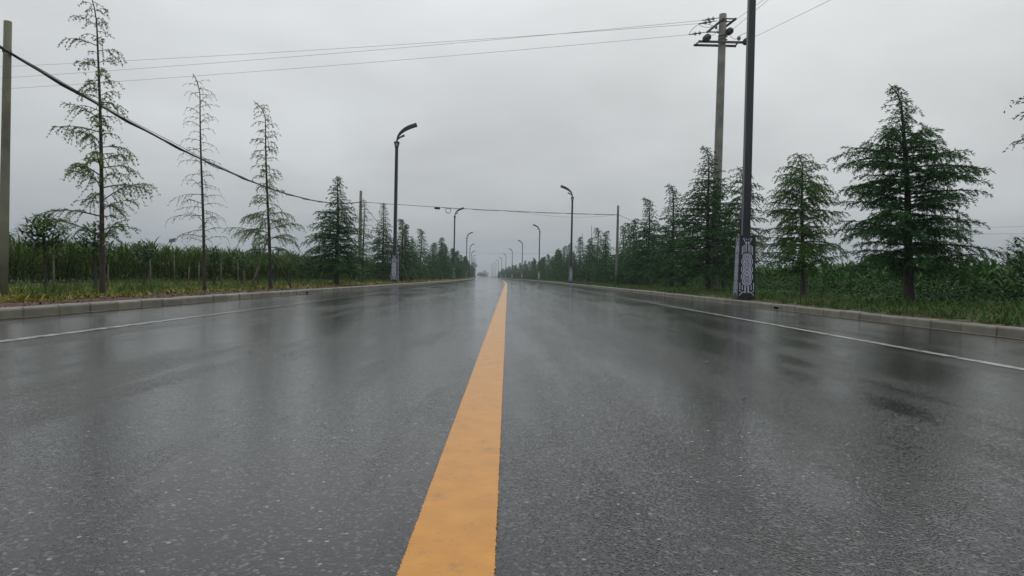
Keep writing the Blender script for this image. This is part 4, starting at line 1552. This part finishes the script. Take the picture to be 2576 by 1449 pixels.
def grass_mesh(name, u, y, g, L, W, rise, droop, material, label, seg=3, zoff=-0.01):
    n = len(u)
    P = np.stack([u + off_v(y), y, ground_z(u) + zoff], 1)
    k = 1 + np.clip((y - 25) / 40, 0, 2.5)
    V, F = strips(P, g.uniform(0, 6.28, n), g.uniform(*L, n), g.uniform(*W, n) * k, g.uniform(*rise, n), g.uniform(*droop, n), seg)
    return tag(link(name, mesh_arrays(name, V, F), material), label, kind='stuff')


g = np.random.default_rng(31)
# soil verge: low yellow green cover
u, y = clumped(66000, -17, -8.25, 10, 75, g, 12, 0.16, 1.7)
grass_mesh('ground_cover', u, y, g, (0.09, 0.22), (0.03, 0.06), (0.2, 1.3), (0.4, 1.8), M['cover'], 'low yellow green leafy cover on the soil verge', 2)
u, y = clumped(16000, -17, -8.4, 10, 80, g, 9, 0.12, 1.7)
grass_mesh('verge_grass', u, y, g, (0.12, 0.30), (0.010, 0.02), (0.9, 1.5), (0.2, 1.0), M['grass'], 'thin green grass blades among the low cover of the soil verge')
u, y = clumped(1500, -8.2, -7.45, 8, 50, g, 10, 0.09, 1.4)
grass_mesh('soil_weeds', u, y, g, (0.05, 0.12), (0.02, 0.04), (0.2, 1.2), (0.4, 1.5), M['grass'], 'few small weeds sprouting from the bare red soil', 2)
u, y = clumped(2600, -16, -8.6, 11, 60, g, 14, 0.10, 1.5)
grass_mesh('tall_grass', u, y, g, (0.25, 0.5), (0.008, 0.016), (1.0, 1.5), (0.3, 1.1), M['grass'], 'taller grass clumps rising from the low cover')
u, y = clumped(900, 7.5, 8.2, 9, 50, g, 9, 0.06, 1.4)
grass_mesh('kerb_weeds', u, y, g, (0.12, 0.32), (0.010, 0.022), (0.3, 1.3), (0.8, 2.0), M['grass'], 'weeds and grass hanging over the back of the kerb')
u, y = clumped(1900, 8.6, 12.5, 11, 60, g, 12, 0.10, 1.5)
grass_mesh('tall_grass', u, y, g, (0.2, 0.42), (0.010, 0.02), (1.0, 1.5), (0.4, 1.3), M['grass'], 'taller grass clumps under the cedars of the grassy verge')
n = 9000
u, y = scatter(n, -8.6, -7.22, 7, 60, g, 1.6)
grass_mesh('soil_litter', u, y, g, (0.03, 0.09), (0.02, 0.05), (-0.3, 0.7), (0.2, 1.2), M['litter'], 'clods and fallen leaves on the red soil strip', 2, 0.0)
# grassy verge
u, y = clumped(36000, 7.65, 11.2, 9, 90, g, 14, 0.13, 1.7)
grass_mesh('verge_grass', u, y, g, (0.10, 0.26), (0.010, 0.022), (0.7, 1.5), (0.4, 1.4), M['grass'], 'green grass growing along the kerb of the grassy verge')
u, y = clumped(9000, 7.6, 10.0, 9, 60, g, 10, 0.2, 1.5)
grass_mesh('dry_litter', u, y, g, (0.04, 0.12), (0.02, 0.05), (-0.1, 0.9), (0.3, 1.2), M['litter'], 'brown dead leaves and stalks among the verge grass', 2)
u, y = clumped(26000, 10.6, 14.2, 9, 90, g, 40, 0.28, 1.6)
n = len(u)
P = np.stack([u + off_v(y), y, ground_z(u) + g.uniform(0.0, 1.0, n) ** 1.3 * (0.35 + 0.45 * np.clip((u - 10.3) / 2.5, 0, 1))], 1)
V, F = strips(P, g.uniform(0, 6.28, n), g.uniform(0.09, 0.2, n), g.uniform(0.035, 0.075, n), g.uniform(0.0, 0.9, n), g.uniform(0.5, 1.6, n), 2)
tag(link('undergrowth', mesh_arrays('undergrowth', V, F), M['weed']), 'dark tangled weeds between the cedars and the maize', kind='stuff')
u, y = clumped(1300, 9.8, 12.6, 12, 45, g, 6, 0.1, 1.4)
grass_mesh('broad_weeds', u, y, g, (0.25, 0.5), (0.04, 0.07), (0.7, 1.3), (1.2, 2.4), M['corn'], 'arching broad leaved weeds at the edge of the undergrowth', 5)
# grass and shade plants under the receding rows
u, y = clumped(16000, 7.8, 12.5, 60, 300, g, 12, 0.3, 1.4)
grass_mesh('distant_verge_grass', u, y, g, (0.15, 0.3), (0.02, 0.03), (0.7, 1.5), (0.3, 1.2), M['grass'], 'grass strip under the receding cedars of the grassy verge', 2)
u, y = clumped(12000, -13, -7.8, 60, 300, g, 12, 0.3, 1.4)
grass_mesh('distant_ground_cover', u, y, g, (0.12, 0.25), (0.03, 0.05), (0.4, 1.4), (0.3, 1.2), M['cover'], 'low cover under the receding cedars of the soil verge', 2)
for (sgn, u0, u1, lab) in ((1, 10.2, 13.5, 'dark thicket filling in beneath the receding cedars across the road'), (-1, -13.0, -10.0, 'dark thicket filling in beneath the receding cedars of the soil verge')):
    n = 30000
    u, y = scatter(n, u0, u1, 58, 520, g, 1.7)
    P = np.stack([u + off_v(y), y, 0.1 + g.uniform(0, 1, n) ** 1.2 * (1.5 if sgn > 0 else 1.6)], 1)
    k = 1 + np.clip((y - 58) / 120, 0, 3)
    V, F = strips(P, g.uniform(0, 6.28, n), g.uniform(0.14, 0.26, n) * k, g.uniform(0.07, 0.13, n) * k, g.uniform(0, 0.9, n), g.uniform(0.4, 1.5, n), 2)
    tag(link('thicket', mesh_arrays('thicket', V, F), M['weed']), lab, kind='stuff')
# a few bits on the road
n = 60
u, y = scatter(n, -6.6, 7.0, 4, 30, g, 1.3)
grass_mesh('road_litter', u, y, g, (0.02, 0.05), (0.015, 0.03), (-0.1, 0.3), (0.0, 0.4), M['litter'], 'scattered bits of leaf lying on the wet road', 2, 0.0)
bpy.data.objects['road_litter'].location.z = 0.312


# ------------------------------------------------------------------ far things
def far_tree(name, x, y, H, Rr, label, seed, group=None, n=1500, leaf=(0.3, 0.55), low=0.6):
    g = np.random.default_rng(seed)
    w = Wood()
    s = np.linspace(0, 1, 6)
    w.tube(np.stack([0 * s, 0 * s, s * H * 0.8], 1), 0.05 * H * 0.5 * (1 - s * 0.8), 7)
    for k in range(7):
        a = k * 2.4
        p = np.array([0, 0, H * (0.25 + 0.06 * k)])
        w.tube(np.array([p, p + np.array([math.cos(a), math.sin(a), 1.0]) * Rr * 0.55]), np.array([0.02 * H * 0.5, 0.01]), 5)
    lobes = [(g.normal(0, 0.42, 3) * np.array([Rr, Rr, H * 0.22]) + np.array([0, 0, H * low]), g.uniform(0.4, 0.65) * Rr) for _ in range(11)]
    Ps = []
    for c, r in lobes:
        d = unit(g.normal(size=(n // 11, 3)))
        Ps.append(c + d * (r * g.uniform(0.4, 1, n // 11) ** 0.5)[:, None] * np.array([1, 1, 0.85]))
    P = np.concatenate(Ps)
    P = P[(P[:, 2] < H) & (P[:, 2] > 0.1)]
    V, F = strips(P, g.uniform(0, 6.28, len(P)), g.uniform(*leaf, len(P)), g.uniform(*leaf, len(P)) * 0.6, g.uniform(-0.2, 1, len(P)), g.uniform(0.3, 1.4, len(P)), 2)
    root = empty(name, (x, y, 0))
    link('trunk', w.mesh('trunk'), M['bark_far'], root)
    link('crown', mesh_arrays('crown', V, F), M['fartree'], root)
    tag(root, label, 'tree', group)


far_tree('broadleaf_tree', at(20, 600, 150).x, 150, 10.2, 3.2, 'round dark tree beyond the maize behind the mossy pole', 61)
far_tree('broadleaf_tree', at(1193, 690, 330).x - 1.0, 330, 7.6, 2.3, 'rounded dark tree where the far lamps of the soil verge end', 62, None, 900, (0.4, 0.7))
far_tree('broadleaf_tree', at(1207, 690, 900).x, 900, 8.5, 4.2, 'hazy round tree closing the end of the road, taller one', 63, 'hazy trees closing the end of the road', 1100, (0.8, 1.4), 0.38)
far_tree('broadleaf_tree', at(1216, 690, 960).x, 960, 6.5, 3.6, 'hazy round tree closing the end of the road, lower one', 64, 'hazy trees closing the end of the road', 1100, (0.8, 1.4), 0.38)
# more crowns showing above the far fields
# tower blocks lost in the mist
TG = 'misty tower blocks far beyond the road end'
for k, (px_, h_, w_, lab) in enumerate(((1219, 11, 5.5, 'misty tower block, tallest of those beyond the road end'), (1226, 7.5, 5, 'misty low block beside the towers beyond the road end'))):
    p = at(px_, 690, 1150)
    root = empty('tower_block', (p.x, 1150, 0))
    MB().box((0, 0, h_ / 2), (w_, 8, h_)).build('wall', M['tower'], root)
    MB().box((0, 0, h_ + 0.4), (w_ * 0.4, 3, 0.8)).build('roof', M['tower'], root)
    for fl in range(int(h_ / 3)):
        MB().box((0, -4.02, 1.8 + fl * 3), (w_ * 0.8, 0.06, 1.2)).build('window', M['window'], root)
    tag(root, lab, 'building', TG)

# solar lamp beyond the maize
p = at(432, 640, 80)
root = empty('solar_lamp', (p.x, 80, 0))
tag(root, 'white solar street lamp with blue panel rising beyond the maize', 'solar lamp')
zt = at(432, 605, 80).z
MB().tube([(0, 0, 0), (0, 0, zt - 0.6), (-0.08, 0, zt - 0.35), (-0.14, 0, zt - 0.2)], 0.035, 8).build('post', M['white_post'], root)
MB().box((0.05, 0, zt + 0.02), (0.75, 0.5, 0.05), Matrix.Rotation(R(-12), 3, 'Y') @ Matrix.Rotation(R(55), 3, 'X')).build('solar_panel', M['panel'], root)
MB().box((-0.22, 0, zt - 0.2), (0.36, 0.16, 0.09), Matrix.Rotation(R(20), 3, 'Y')).build('lamp_head', M['white_post'], root)

# low hazy hills
def hills():
    xs = np.linspace(-2500, 2500, 110)
    ys = np.linspace(2600, 3200, 10)
    X, Y = np.meshgrid(xs, ys)
    ridge = 20 + 13 * np.sin(X / 130 + 0.6) + 9 * np.sin(X / 57 + 2) + 5 * np.sin(X / 23)
    ridge = np.clip(ridge, 2, None) * np.clip((np.abs(X + 120) - 250) / 500, 0, 1)
    Z = ridge * 2.0 * np.sin(np.pi * (Y - 2600) / 600) - 0.5
    ny, nx = X.shape
    idx = np.arange(ny * nx).reshape(ny, nx)
    F = np.stack([idx[:-1, :-1], idx[:-1, 1:], idx[1:, 1:], idx[1:, :-1]], -1).reshape(-1, 4)
    me = mesh_arrays('hills', np.stack([X, Y, Z], -1).reshape(-1, 3), F)
    me.polygons.foreach_set('use_smooth', [True] * len(me.polygons))
    tag(link('hills', me, M['hill']), 'low hazy hills on the horizon', kind='structure')


hills()

# ------------------------------------------------------------------ haze: the damp air, one closed box
HAZE = 0.0005
mz = bpy.data.materials.new('damp air')
mz.use_nodes = True
nz_, lz_ = mz.node_tree.nodes, mz.node_tree.links
nz_.clear()
zo = nz_.new('ShaderNodeOutputMaterial')
zv = nz_.new('ShaderNodeVolumePrincipled')
zv.inputs['Color'].default_value = (0.85, 0.925, 1.0, 1)
zv.inputs['Density'].default_value = HAZE
zv.inputs['Anisotropy'].default_value = 0.2
lz_.new(zv.outputs[0], zo.inputs['Volume'])
hz = MB().box((0, 1600, 46.0), (5600, 3900, 95)).build('haze', mz)
tag(hz, 'thin rainy haze over the whole road', kind='stuff')
